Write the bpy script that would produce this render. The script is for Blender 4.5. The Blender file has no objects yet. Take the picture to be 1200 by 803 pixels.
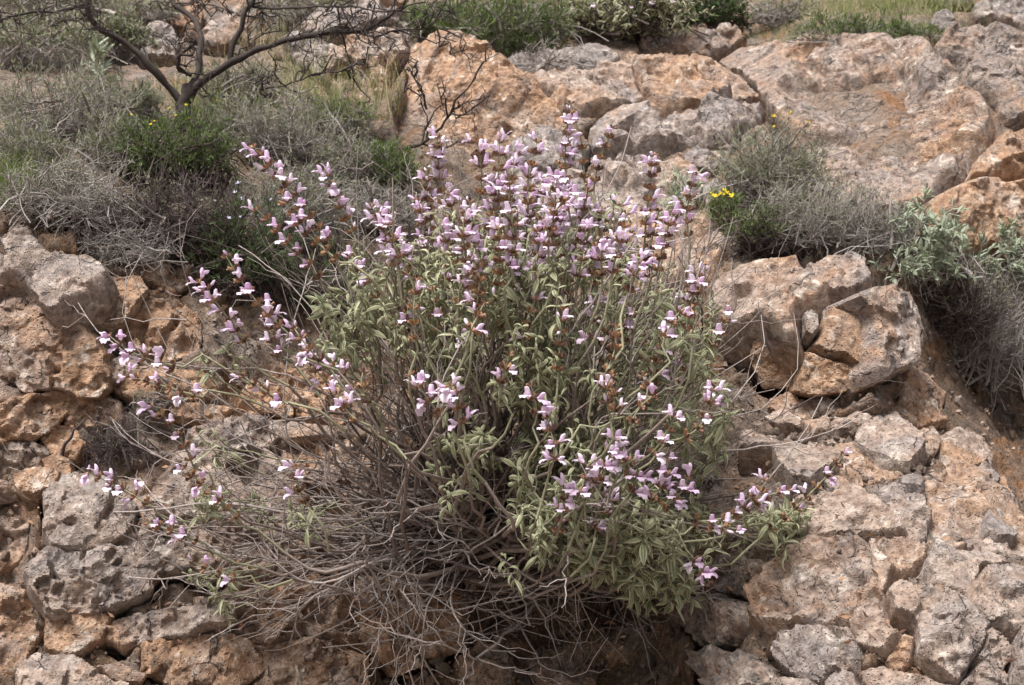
import bpy, math, random
import numpy as np
from mathutils import Vector

# ------------------------------------------------------------------ camera, sky, sun, exposure
SC = bpy.context.scene
COL = SC.collection
LENS = 50.0
F = 1200 * LENS / 36.0
cam_d = bpy.data.cameras.new('camera')
cam = bpy.data.objects.new('camera', cam_d)
COL.objects.link(cam)
cam.location = (0, 0, 0)
cam.rotation_euler = (math.radians(90), 0, 0)
cam_d.lens = LENS
cam_d.sensor_width = 36
cam_d.clip_start = 0.05
cam_d.clip_end = 500
cam_d.dof.use_dof = True
cam_d.dof.focus_distance = 2.65
cam_d.dof.aperture_fstop = 11.0
SC.camera = cam

SUN_EL, SUN_AZ = 63.0, 215.0        # azimuth clockwise from +Y: behind the camera, a little to its left
w = bpy.data.worlds.new('World')
SC.world = w
w.use_nodes = True
wn = w.node_tree
sky = wn.nodes.new('ShaderNodeTexSky')
sky.sky_type = 'NISHITA'
sky.sun_disc = False
sky.sun_elevation = math.radians(SUN_EL)
sky.sun_rotation = math.radians(SUN_AZ)
sky.dust_density = 6.0
sky.air_density = 1.2
hs = wn.nodes.new('ShaderNodeHueSaturation')
hs.inputs['Saturation'].default_value = 0.6      # a veil of cloud: pale sky
bg = wn.nodes['Background']
bg.inputs['Strength'].default_value = 0.07
wn.links.new(sky.outputs[0], hs.inputs['Color'])
wn.links.new(hs.outputs[0], bg.inputs['Color'])

sl = bpy.data.lights.new('sun', 'SUN')
sl.energy = 2.6
sl.angle = math.radians(20)
sl.color = (1.0, 0.98, 0.975)
so = bpy.data.objects.new('sun', sl)
COL.objects.link(so)
el, az = math.radians(SUN_EL), math.radians(SUN_AZ)
sdir = Vector((math.sin(az) * math.cos(el), math.cos(az) * math.cos(el), math.sin(el)))
so.rotation_euler = sdir.to_track_quat('Z', 'Y').to_euler()
so.location = (-2, -3, 6)

SC.view_settings.view_transform = 'Standard'
SC.view_settings.look = 'None'
SC.view_settings.exposure = 1.0
SC.view_settings.gamma = 1.0
SC.render.engine = 'CYCLES'
SC.cycles.use_adaptive_sampling = True
SC.cycles.adaptive_threshold = 0.025
SC.cycles.max_bounces = 6
SC.cycles.diffuse_bounces = 3
SC.cycles.transparent_max_bounces = 4

# ------------------------------------------------------------------ small tools
rng = np.random.default_rng(11)
random.seed(5)


def nrm(a):
    a = np.asarray(a, float)
    return a / np.maximum(np.linalg.norm(a, axis=-1, keepdims=True), 1e-9)


def W(px, py, y):
    px, py, y = np.broadcast_arrays(np.asarray(px, float), np.asarray(py, float), np.asarray(y, float))
    return np.stack([y * (px - 600) / F, y, y * (401.5 - py) / F], -1)


def _hash(ix, iy, iz, seed):
    with np.errstate(over='ignore'):
        n = (ix.astype(np.uint32) * np.uint32(374761393) + iy.astype(np.uint32) * np.uint32(668265263)
             + iz.astype(np.uint32) * np.uint32(2147483647) + np.uint32((seed * 144665 + 977) & 0xffffffff))
        n = (n ^ (n >> np.uint32(13))) * np.uint32(1274126177)
        n = (n ^ (n >> np.uint32(15))) * np.uint32(2246822519)
        n = n ^ (n >> np.uint32(16))
    return n.astype(np.float64) / 4294967295.0


def vnoise(p, seed=0):
    f = np.floor(p)
    i = f.astype(np.int64)
    t = p - f
    t = t * t * t * (t * (t * 6 - 15) + 10)
    r = 0
    for dx in (0, 1):
        wx = t[:, 0] if dx else 1 - t[:, 0]
        for dy in (0, 1):
            wy = t[:, 1] if dy else 1 - t[:, 1]
            for dz in (0, 1):
                wz = t[:, 2] if dz else 1 - t[:, 2]
                r = r + wx * wy * wz * _hash(i[:, 0] + dx, i[:, 1] + dy, i[:, 2] + dz, seed)
    return r * 2 - 1


ROT = np.array([[0.36, 0.48, -0.8], [-0.8, 0.6, 0.0], [0.48, 0.64, 0.6]])


def fbm(p, scale, octv=5, seed=0, gain=0.5, ridged=False):
    q = np.asarray(p, float) * scale
    a, s, tot = 1.0, 0.0, 0.0
    for k in range(octv):
        n = vnoise(q, seed + k * 17)
        if ridged:
            n = 1 - 2 * np.abs(n)
        s = s + a * n
        tot += a
        a *= gain
        q = (q @ ROT.T) * 2.03 + 11.3
    return s / tot


def facets(p, cell, seed, tilt=0.5, soft=0.035):
    """Broken, stepped relief: each cell of a jittered 3D lattice is a tilted flat."""
    q = np.asarray(p, float) / cell
    q = q + 0.25 * np.stack([vnoise(q * 2.1, seed + 5), vnoise(q * 2.1 + 7, seed + 6), vnoise(q * 2.1 + 13, seed + 7)], -1)
    b = np.floor(q).astype(np.int64)
    ds, vs = [], []
    for dx in (-1, 0, 1):
        for dy in (-1, 0, 1):
            for dz in (-1, 0, 1):
                c = b + np.array([dx, dy, dz])
                h = [_hash(c[:, 0], c[:, 1], c[:, 2], seed + k) for k in range(7)]
                d = q - (c + np.stack(h[:3], -1))
                ds.append(np.linalg.norm(d, axis=-1).astype(np.float32))
                vs.append(((h[3] - 0.5) + tilt * 2 * (d[:, 0] * (h[4] - .5) + d[:, 1] * (h[5] - .5) + d[:, 2] * (h[6] - .5))).astype(np.float32))
    ds = np.stack(ds)
    wt = np.exp(-(ds - ds.min(0)) / soft)
    return (wt * np.stack(vs)).sum(0) / wt.sum(0)


def mesh_np(name, verts, faces, mats, mat_idx=None, attr=None, smooth=True, sharp=0):
    """faces: (n,3) or (n,4) array, or a list of such arrays."""
    me = bpy.data.meshes.new(name)
    if not isinstance(faces, list):
        faces = [faces]
    faces = [np.asarray(f, np.int32) for f in faces if len(f)]
    verts = np.asarray(verts, np.float32)
    nl = sum(f.size for f in faces)
    nf = sum(len(f) for f in faces)
    me.vertices.add(len(verts))
    me.vertices.foreach_set('co', verts.ravel())
    me.loops.add(nl)
    me.loops.foreach_set('vertex_index', np.concatenate([f.ravel() for f in faces]))
    me.polygons.add(nf)
    tot = np.concatenate([np.full(len(f), f.shape[1], np.int32) for f in faces])
    st = np.concatenate([[0], np.cumsum(tot)[:-1]]).astype(np.int32)
    me.polygons.foreach_set('loop_start', st)
    me.polygons.foreach_set('loop_total', tot)
    if mat_idx is not None:
        me.polygons.foreach_set('material_index', np.asarray(mat_idx, np.int32))
    me.polygons.foreach_set('use_smooth', np.full(nf, smooth))
    for m in (mats if isinstance(mats, (list, tuple)) else [mats]):
        me.materials.append(m)
    if attr is not None:
        a = me.attributes.new('tint', 'FLOAT_COLOR', 'POINT')
        c = np.ones((len(verts), 4), np.float32)
        c[:, :attr.shape[1]] = attr
        a.data.foreach_set('color', c.ravel())
    me.update(calc_edges=True)
    me.validate()
    if sharp:
        me.set_sharp_from_angle(angle=math.radians(sharp))
    return me


def link(name, me, parent=None, loc=None):
    o = bpy.data.objects.new(name, me)
    COL.objects.link(o)
    if loc is not None:
        o.location = [float(v) for v in loc]
    if parent is not None:
        o.parent = parent
    return o


def empty(name, loc, label, cat, group=None):
    o = bpy.data.objects.new(name, None)
    COL.objects.link(o)
    o.empty_display_size = 0.05
    o.location = [float(v) for v in loc]
    o['label'] = label
    o['category'] = cat
    if group:
        o['group'] = group
    return o


class Buf:
    """Collects triangles and quads with a tint per vertex and a material slot per face."""

    def __init__(self):
        self.v, self.f, self.m, self.a, self.n = [], [], [], [], 0

    def add(self, v, f, mat=0, a=None):
        v = np.asarray(v, float).reshape(-1, 3)
        if len(v) == 0:
            return
        self.v.append(v)
        self.f.append(np.asarray(f) + self.n)
        self.m.append(np.full(len(f), mat))
        self.a.append(np.zeros((len(v), 3)) if a is None else np.broadcast_to(a, (len(v), 3)))
        self.n += len(v)

    def mesh(self, name, mats, origin=(0, 0, 0), smooth=True):
        return mesh_np(name, np.concatenate(self.v) - np.asarray(origin), list(self.f), mats,
                       np.concatenate(self.m), np.concatenate(self.a), smooth)


def tubes(P, R, sides=3, tint=None):
    """P (N,K,3) centre lines, R (N,K) radii -> verts, quads, tint."""
    P = np.asarray(P, float)
    N, K, _ = P.shape
    R = np.broadcast_to(R, (N, K))
    T = nrm(np.gradient(P, axis=1))
    ref = np.zeros((N, 1, 3))
    ref[np.arange(N), 0, np.argmin(np.abs(T.mean(1)), -1)] = 1
    A = nrm(np.cross(T, ref))
    B = np.cross(T, A)
    ang = np.arange(sides) * 2 * math.pi / sides
    V = P[:, :, None] + R[:, :, None, None] * (np.cos(ang)[:, None] * A[:, :, None] + np.sin(ang)[:, None] * B[:, :, None])
    idx = np.arange(N * K * sides).reshape(N, K, sides)
    nx = np.roll(idx, -1, 2)
    Q = np.stack([idx[:, :-1], nx[:, :-1], nx[:, 1:], idx[:, 1:]], -1).reshape(-1, 4)
    if tint is None:
        tint = rng.random(N)
    t = np.linspace(0, 1, K)
    a = np.zeros((N, K, sides, 3))
    a[..., 0] = np.asarray(tint)[:, None, None]
    a[..., 1] = t[None, :, None]
    return V.reshape(-1, 3), Q, a.reshape(-1, 3)


def bez(P0, P1, P2, P3, K):
    t = np.linspace(0, 1, K)[None, :, None]
    P0, P1, P2, P3 = [np.asarray(p, float)[:, None] for p in (P0, P1, P2, P3)]
    return (1 - t) ** 3 * P0 + 3 * (1 - t) ** 2 * t * P1 + 3 * (1 - t) * t * t * P2 + t ** 3 * P3


def wiggle(P, amp, kink=0.4):
    N, K, _ = P.shape
    t = np.linspace(0, 1, K)[None, :, None]
    ph = rng.random((N, 1, 3)) * 6.28
    fr = 1 + rng.random((N, 1, 3)) * 1.8
    amp = np.broadcast_to(np.asarray(amp, float).reshape(-1, 1, 1), (N, 1, 1))
    off = np.sin(fr * 6.28 * t + ph) - np.sin(ph)
    off = off + kink * rng.normal(size=(N, K, 3))
    return P + amp * off * np.minimum(t * 3, 1)


def side_twigs(P, n, length, K=5, spread=0.9, t0=0.25, t1=0.98, up=0.0, droop=0.0):
    """n side twigs leaving random places on the centre lines P."""
    N, KK, _ = P.shape
    i = rng.integers(0, N, n)
    tk = (t0 + (t1 - t0) * rng.random(n)) * (KK - 1)
    k = np.minimum(tk.astype(int), KK - 2)
    fr = (tk - k)[:, None]
    o = P[i, k] * (1 - fr) + P[i, k + 1] * fr
    d = nrm(P[i, k + 1] - P[i, k])
    r = nrm(rng.normal(size=(n, 3)))
    d0 = nrm(d + spread * r)
    d1 = nrm(d0 + 0.5 * nrm(rng.normal(size=(n, 3))) + np.array([0, 0, up]))
    L = (length * (0.4 + 0.9 * rng.random(n)))[:, None]
    Q = bez(o, o + d0 * L * .35, o + d0 * L * .6 + d1 * L * .1, o + d0 * L * .55 + d1 * L * .5 + np.array([0, 0, -droop]) * L, K)
    return Q


# ------------------------------------------------------------------ materials
class NT:
    def __init__(self, name):
        self.m = bpy.data.materials.new(name)
        self.m.use_nodes = True
        self.t = self.m.node_tree
        self.b = self.t.nodes['Principled BSDF']
        self.b.inputs['Roughness'].default_value = 0.9
        self.b.inputs['Specular IOR Level'].default_value = 0.25
        self.out = self.t.nodes['Material Output']

    def n(self, typ, ins=None, **kw):
        d = self.t.nodes.new('ShaderNode' + typ)
        for k, v in kw.items():
            setattr(d, k, v)
        for k, v in (ins or {}).items():
            self.set(d.inputs[k], v)
        return d

    def set(self, sock, v):
        if hasattr(v, 'is_output') or isinstance(v, bpy.types.NodeSocket):
            self.t.links.new(v, sock)
        else:
            sock.default_value = v

    def noise(self, vec, scale, detail=5, rough=0.55, dist=0.0):
        return self.n('TexNoise', {'Vector': vec, 'Scale': scale, 'Detail': detail, 'Roughness': rough, 'Distortion': dist}).outputs['Fac']

    def math(self, op, a, b=0.5, c=None, clamp=False):
        d = self.n('Math', operation=op, use_clamp=clamp)
        self.set(d.inputs[0], a)
        self.set(d.inputs[1], b)
        if c is not None:
            self.set(d.inputs[2], c)
        return d.outputs[0]

    def step(self, v, lo, hi, to0=0.0, to1=1.0):
        d = self.n('MapRange', interpolation_type='SMOOTHSTEP')
        self.set(d.inputs['Value'], v)
        self.set(d.inputs['From Min'], lo)
        self.set(d.inputs['From Max'], hi)
        self.set(d.inputs['To Min'], to0)
        self.set(d.inputs['To Max'], to1)
        return d.outputs[0]

    def mix(self, f, a, b, mode='MIX'):
        d = self.n('Mix', data_type='RGBA', blend_type=mode)
        self.set(d.inputs[0], f)
        for s, v in ((6, a), (7, b)):
            if isinstance(v, tuple) and len(v) == 3:
                v = v + (1,)
            self.set(d.inputs[s], v)
        return d.outputs[2]

    def sep(self, c):
        return self.n('SeparateColor', {'Color': c}).outputs

    def tint(self):
        return self.sep(self.n('Attribute', attribute_name='tint').outputs['Color'])


def rock_material(name, soil=False):
    T = NT(name)
    tc = T.n('TexCoord').outputs['Object']
    oi = T.n('ObjectInfo')
    if soil:
        ti = T.tint()
        vec = tc
        R, G, B = ti[0], ti[1], ti[2]
    else:
        off = T.n('VectorMath', operation='SCALE')
        off.inputs[0].default_value = (7.3, 3.1, 5.7)
        T.t.links.new(oi.outputs['Random'], off.inputs['Scale'])
        vec = T.n('VectorMath', operation='ADD')
        T.t.links.new(tc, vec.inputs[0])
        T.t.links.new(off.outputs[0], vec.inputs[1])
        vec = vec.outputs[0]
        s = T.sep(oi.outputs['Color'])
        R, G, B = s[0], s[1], s[2]
    n1 = T.noise(vec, 4.0, 6, 0.6, 0.6)
    n2 = T.noise(vec, 8.5, 7, 0.65, 0.9)
    n3 = T.noise(vec, 60.0, 6, 0.65)
    n4 = T.noise(vec, 24.0, 8, 0.75, 0.4)
    n5 = T.noise(vec, 15.0, 6, 0.7, 1.2)
    # orange iron stain where n1 + R is high, grey weathering where n2 + G is high
    ora = T.step(T.math('ADD', n1, T.math('MULTIPLY', R, 0.42)), 0.56, 0.82)
    gry = T.step(T.math('ADD', n2, T.math('MULTIPLY', G, 0.42)), 0.54, 0.92)
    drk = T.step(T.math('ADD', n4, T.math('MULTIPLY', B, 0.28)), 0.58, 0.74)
    wht = T.step(n5, 0.55, 0.66, 0.0, 0.85)
    if soil:
        c = T.mix(T.step(n4, 0.35, 0.68), (0.200, 0.130, 0.085), (0.410, 0.290, 0.200))
        c = T.mix(ora, c, T.mix(n4, (0.180, 0.085, 0.038), (0.42, 0.22, 0.105)))
        c = T.mix(gry, c, T.mix(n5, (0.170, 0.140, 0.122), (0.44, 0.375, 0.325)))
    else:
        c = T.mix(T.step(n4, 0.32, 0.68), (0.310, 0.218, 0.168), (0.585, 0.465, 0.380))
        orc = T.mix(T.step(n5, 0.34, 0.66), (0.350, 0.170, 0.078), (0.590, 0.350, 0.185))
        c = T.mix(T.math('MULTIPLY', ora, 0.62), c, orc)
        grc = T.mix(T.step(n4, 0.30, 0.70), (0.165, 0.142, 0.134), (0.480, 0.428, 0.400))
        c = T.mix(T.math('MULTIPLY', gry, 0.92), c, grc)
        c = T.mix(wht, c, (0.72, 0.625, 0.540))
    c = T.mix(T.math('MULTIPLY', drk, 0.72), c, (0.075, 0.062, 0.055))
    wv = T.n('VectorMath', operation='MULTIPLY_ADD')
    T.t.links.new(T.n('TexNoise', {'Vector': vec, 'Scale': 14.0, 'Detail': 4.0}).outputs['Color'], wv.inputs[0])
    wv.inputs[1].default_value = (0.09, 0.09, 0.09)
    T.t.links.new(vec, wv.inputs[2])
    ce = T.n('TexVoronoi', {'Vector': wv.outputs[0], 'Scale': 9.0}, feature='DISTANCE_TO_EDGE').outputs['Distance']
    crk = T.math('MULTIPLY', T.step(ce, 0.022, 0.002), T.step(n2, 0.52, 0.60))
    c = T.mix(T.math('MULTIPLY', crk, 0.6), c, (0.07, 0.05, 0.042))
    sp = T.n('TexVoronoi', {'Vector': vec, 'Scale': 120.0, 'Randomness': 1.0}).outputs['Distance']
    pit = T.step(sp, 0.05, 0.32, 0.72, 1.0)
    v = T.step(n3, 0.30, 0.72, 0.62, 1.28)
    c = T.mix(1.0, c, T.n('CombineColor', {'Red': v, 'Green': v, 'Blue': v}).outputs[0], 'MULTIPLY')
    c = T.mix(0.55, c, T.n('CombineColor', {'Red': pit, 'Green': pit, 'Blue': pit}).outputs[0], 'MULTIPLY')
    T.set(T.b.inputs['Base Color'], c)
    T.b.inputs['Roughness'].default_value = 0.94
    hgt = T.math('ADD', T.math('MULTIPLY', n4, 1.0), T.math('MULTIPLY', n3, 0.55))
    hgt = T.math('ADD', hgt, T.math('MULTIPLY', T.step(sp, 0.0, 0.35), 0.35))
    hgt = T.math('SUBTRACT', hgt, T.math('MULTIPLY', crk, 0.8))
    bump = T.n('Bump', {'Strength': 0.95, 'Distance': 0.017 if not soil else 0.020, 'Height': hgt})
    T.set(T.b.inputs['Normal'], bump.outputs[0])
    return T.m


def leaf_material(name, dark, light, edge=None, trans=0.25, rough=0.7):
    """tint: r random per leaf, g along the leaf, b across (0 midrib, 1 margin)."""
    T = NT(name)
    ti = T.tint()
    oi = T.n('ObjectInfo').outputs['Random']
    r = T.math('FRACT', T.math('ADD', ti[0], oi), 0.0)
    tc = T.n('TexCoord').outputs['Object']
    c = T.mix(r, dark, light)
    nz = T.noise(tc, 300.0, 3)
    c = T.mix(T.step(nz, 0.35, 0.7, 0.0, 0.35), c, tuple(x * 1.5 for x in light))
    if edge:
        c = T.mix(T.step(ti[2], 0.35, 0.9, 0.0, 0.9), c, edge)
        c = T.mix(T.step(ti[2], 0.18, 0.0, 0.0, 0.5), c, edge)
    T.set(T.b.inputs['Base Color'], c)
    T.b.inputs['Roughness'].default_value = rough
    tr = T.n('BsdfTranslucent')
    T.set(tr.inputs['Color'], T.mix(0.3, c, (0.30, 0.38, 0.10)))
    mx = T.n('MixShader', {0: trans})
    T.t.links.new(T.b.outputs[0], mx.inputs[1])
    T.t.links.new(tr.outputs[0], mx.inputs[2])
    T.t.links.new(mx.outputs[0], T.out.inputs['Surface'])
    return T.m


def twig_material(name, dark, light, scale=180.0):
    T = NT(name)
    ti = T.tint()
    tc = T.n('TexCoord').outputs['Object']
    nz = T.noise(tc, scale, 4, 0.7)
    c = T.mix(T.math('FRACT', T.math('ADD', ti[0], T.n('ObjectInfo').outputs['Random']), 0.0), dark, light)
    c = T.mix(T.step(nz, 0.35, 0.7, 0.0, 0.45), c, tuple(min(1, x * 1.6) for x in light))
    T.set(T.b.inputs['Base Color'], c)
    bp = T.n('Bump', {'Strength': 0.6, 'Distance': 0.002, 'Height': nz})
    T.set(T.b.inputs['Normal'], bp.outputs[0])
    return T.m


def petal_material(name, a, b, base):
    T = NT(name)
    ti = T.tint()
    r = T.math('FRACT', T.math('ADD', ti[0], T.n('ObjectInfo').outputs['Random']), 0.0)
    c = T.mix(r, a, b)
    c = T.mix(T.step(ti[1], 0.35, 0.0, 0.0, 0.8), c, base)
    T.set(T.b.inputs['Base Color'], c)
    T.b.inputs['Roughness'].default_value = 0.6
    tr = T.n('BsdfTranslucent')
    T.set(tr.inputs['Color'], c)
    mx = T.n('MixShader', {0: 0.3})
    T.t.links.new(T.b.outputs[0], mx.inputs[1])
    T.t.links.new(tr.outputs[0], mx.inputs[2])
    T.t.links.new(mx.outputs[0], T.out.inputs['Surface'])
    return T.m


M_ROCK = rock_material('limestone')
M_SOIL = rock_material('stony_soil', soil=True)
M_WOOD = twig_material('sage_wood', (0.13, 0.098, 0.082), (0.29, 0.235, 0.205))
M_TWIG = twig_material('dry_twig', (0.14, 0.112, 0.100), (0.40, 0.345, 0.315))
M_GREYTWIG = twig_material('grey_twig', (0.140, 0.120, 0.108), (0.36, 0.325, 0.295))
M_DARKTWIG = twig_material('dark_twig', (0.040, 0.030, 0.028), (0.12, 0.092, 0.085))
M_BARK = twig_material('tree_bark', (0.030, 0.023, 0.021), (0.068, 0.054, 0.048), 90.0)
M_STALK = twig_material('green_stalk', (0.17, 0.165, 0.10), (0.31, 0.295, 0.195))
M_CALYX = leaf_material('dry_calyx', (0.085, 0.050, 0.060), (0.42, 0.245, 0.140), None, 0.12)
M_PETAL = petal_material('pink_petal', (0.81, 0.61, 0.80), (0.91, 0.81, 0.89), (0.72, 0.48, 0.64))
M_SAGE = leaf_material('sage_leaf', (0.100, 0.120, 0.064), (0.270, 0.280, 0.165), (0.60, 0.58, 0.38), 0.15)
M_PALE = leaf_material('pale_leaf', (0.165, 0.20, 0.125), (0.32, 0.36, 0.25), (0.48, 0.52, 0.40), 0.2)
M_DARKLEAF = leaf_material('dark_leaf', (0.035, 0.060, 0.024), (0.10, 0.145, 0.055), None, 0.2)
M_GREYLEAF = leaf_material('grey_leaf', (0.115, 0.130, 0.075), (0.28, 0.29, 0.18), None, 0.15)
M_BROOM = leaf_material('broom_leaf', (0.055, 0.095, 0.026), (0.155, 0.205, 0.070), None, 0.25)
M_GRASS = leaf_material('grass_blade', (0.085, 0.140, 0.035), (0.26, 0.30, 0.11), None, 0.3)
M_STRAW = leaf_material('straw', (0.30, 0.25, 0.14), (0.52, 0.45, 0.28), None, 0.2)
M_YELLOW = petal_material('yellow_petal', (0.85, 0.55, 0.02), (0.88, 0.68, 0.05), (0.7, 0.4, 0.02))
M_BLUE = petal_material('lavender_petal', (0.52, 0.50, 0.72), (0.70, 0.68, 0.82), (0.45, 0.4, 0.6))
M_ROAD = rock_material('gravel_verge', soil=True)

# ------------------------------------------------------------------ the hillside: depth of the bank seen from the road
CTRL = np.array([
    # x, y on a 1200 x 803 view, metres away
    (-900, 803, 2.9), (-900, 450, 3.2), (-900, 200, 3.9), (-900, 0, 6.0), (-900, -400, 11.0), (-900, 1250, 2.75),
    (2100, 803, 2.6), (2100, 450, 3.2), (2100, 200, 3.9), (2100, 0, 5.6), (2100, -400, 11.0), (2100, 1250, 2.5),
    (-300, 803, 2.75), (0, 803, 2.75), (150, 803, 2.78), (300, 803, 2.86), (450, 803, 3.02), (600, 803, 3.06), (750, 803, 2.98), (850, 803, 2.66), (1000, 803, 2.45), (1200, 803, 2.42), (1500, 803, 2.45),
    (0, 650, 2.88), (150, 650, 2.88), (300, 650, 2.95), (450, 660, 3.06), (600, 680, 3.2), (740, 730, 3.34), (780, 650, 3.05), (870, 650, 2.82), (1000, 650, 2.66), (1200, 650, 2.68), (1500, 650, 2.8),
    (0, 500, 2.98), (150, 500, 3.02), (300, 500, 3.06), (450, 520, 3.12), (600, 560, 3.14), (760, 520, 3.12), (900, 500, 3.06), (1020, 520, 2.98), (1120, 540, 2.98), (1190, 500, 3.55), (1500, 500, 3.3),
    (0, 400, 3.04), (150, 400, 3.08), (300, 400, 3.16), (450, 400, 3.3), (600, 400, 3.4), (760, 400, 3.34), (900, 440, 3.16), (1020, 440, 3.14), (1160, 425, 3.62), (1500, 400, 3.4),
    (880, 330, 3.24), (1020, 330, 3.24), (1180, 340, 3.58),
    (0, 270, 3.12), (150, 270, 3.22), (300, 280, 3.34), (450, 280, 3.55), (600, 270, 3.68), (800, 260, 3.66), (950, 270, 3.52), (1200, 260, 3.64), (1500, 260, 3.6),
    (0, 150, 3.75), (200, 150, 3.85), (450, 150, 3.98), (640, 170, 4.02), (800, 150, 4.08), (950, 160, 3.95), (1200, 150, 3.95),
    (0, 60, 4.7), (200, 60, 4.75), (450, 60, 4.45), (620, 80, 4.4), (750, 60, 4.6), (950, 60, 4.5), (1150, 50, 4.4),
    (0, 0, 5.8), (300, 0, 5.8), (600, 0, 5.6), (900, 0, 5.9), (1200, 0, 5.2),
    (0, -150, 7.6), (600, -150, 7.6), (1200, -150, 7.4), (0, -400, 10.8), (600, -400, 10.8), (1200, -400, 10.8),
    (0, 1250, 2.6), (600, 1250, 2.65), (1200, 1250, 2.35)], float)


def _tps(ctrl, lam=1e-4):
    p = ctrl[:, :2] / 1000
    n = len(p)
    r = np.linalg.norm(p[:, None] - p[None], axis=-1)
    K = r * r * np.log(r + 1e-9) + lam * np.eye(n)
    Pm = np.c_[np.ones(n), p]
    A = np.block([[K, Pm], [Pm.T, np.zeros((3, 3))]])
    s = np.linalg.solve(A, np.r_[np.log(ctrl[:, 2]), 0, 0, 0])
    return p, s[:n], s[n:]


TP, TW, TA = _tps(CTRL)


def depth_exact(px, py):
    q = np.stack([np.ravel(px), np.ravel(py)], -1) / 1000.0
    out = np.empty(len(q))
    for i in range(0, len(q), 20000):
        c = q[i:i + 20000]
        r = np.linalg.norm(c[:, None] - TP[None], axis=-1)
        out[i:i + 20000] = np.exp((r * r * np.log(r + 1e-9)) @ TW + TA[0] + c @ TA[1:])
    return np.clip(out, 2.2, 16)


GX0, GX1, GY0, GY1, GS = -900, 2100, -420, 1260, 15
_gx = np.arange(GX0, GX1 + 1, GS)
_gy = np.arange(GY0, GY1 + 1, GS)
_mx, _my = np.meshgrid(_gx, _gy)
DMAP = depth_exact(_mx, _my).reshape(_mx.shape)


def depth(px, py):
    px, py = np.broadcast_arrays(np.asarray(px, float), np.asarray(py, float))
    fx = np.clip((px - GX0) / GS, 0, len(_gx) - 1.001)
    fy = np.clip((py - GY0) / GS, 0, len(_gy) - 1.001)
    i, j = fx.astype(int), fy.astype(int)
    a, b = fx - i, fy - j
    return (DMAP[j, i] * (1 - a) * (1 - b) + DMAP[j, i + 1] * a * (1 - b) + DMAP[j + 1, i] * (1 - a) * b + DMAP[j + 1, i + 1] * a * b)


def S(px, py, lift=0.0):
    """A point on the bank, lift metres towards the camera."""
    return W(px, py, depth(px, py) - lift)


def mm(px, py):
    return float(depth(px, py)) / F          # metres per pixel at that place


# ------------------------------------------------------------------ rocks: outline -> broken block of real thickness
def seg_dist(q, poly):
    a, b = poly, np.roll(poly, -1, 0)
    ab = b - a
    best = np.full(len(q), 1e9)
    near = np.zeros_like(q)
    inside = np.zeros(len(q), bool)
    for i in range(len(a)):
        t = np.clip(((q - a[i]) @ ab[i]) / max(ab[i] @ ab[i], 1e-12), 0, 1)
        c = a[i] + t[:, None] * ab[i]
        d = np.linalg.norm(q - c, axis=1)
        m = d < best
        best[m] = d[m]
        near[m] = c[m]
        if a[i, 1] != b[i, 1]:
            cr = (a[i, 1] > q[:, 1]) != (b[i, 1] > q[:, 1])
            xx = a[i, 0] + (q[:, 1] - a[i, 1]) / (b[i, 1] - a[i, 1]) * ab[i, 0]
            inside ^= cr & (q[:, 0] < xx)
    return best, near, inside


def grow(p, s):
    p = np.asarray(p, float)
    c = p.mean(0)
    return c + (p - c) * s


ROCK_POLYS = []
ROCKSEED = [100]


def terrace(X, sc, seed, st=0.20, amp=0.036):
    """Flaky ledges: relief that breaks off in small steps."""
    lv = fbm(X, sc, 5, seed, 0.55) / st
    fl = np.floor(lv)
    return amp * st * (fl + np.clip((lv - fl - 0.82) / 0.18, 0, 1) + 0.35 * (lv - fl))


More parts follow.
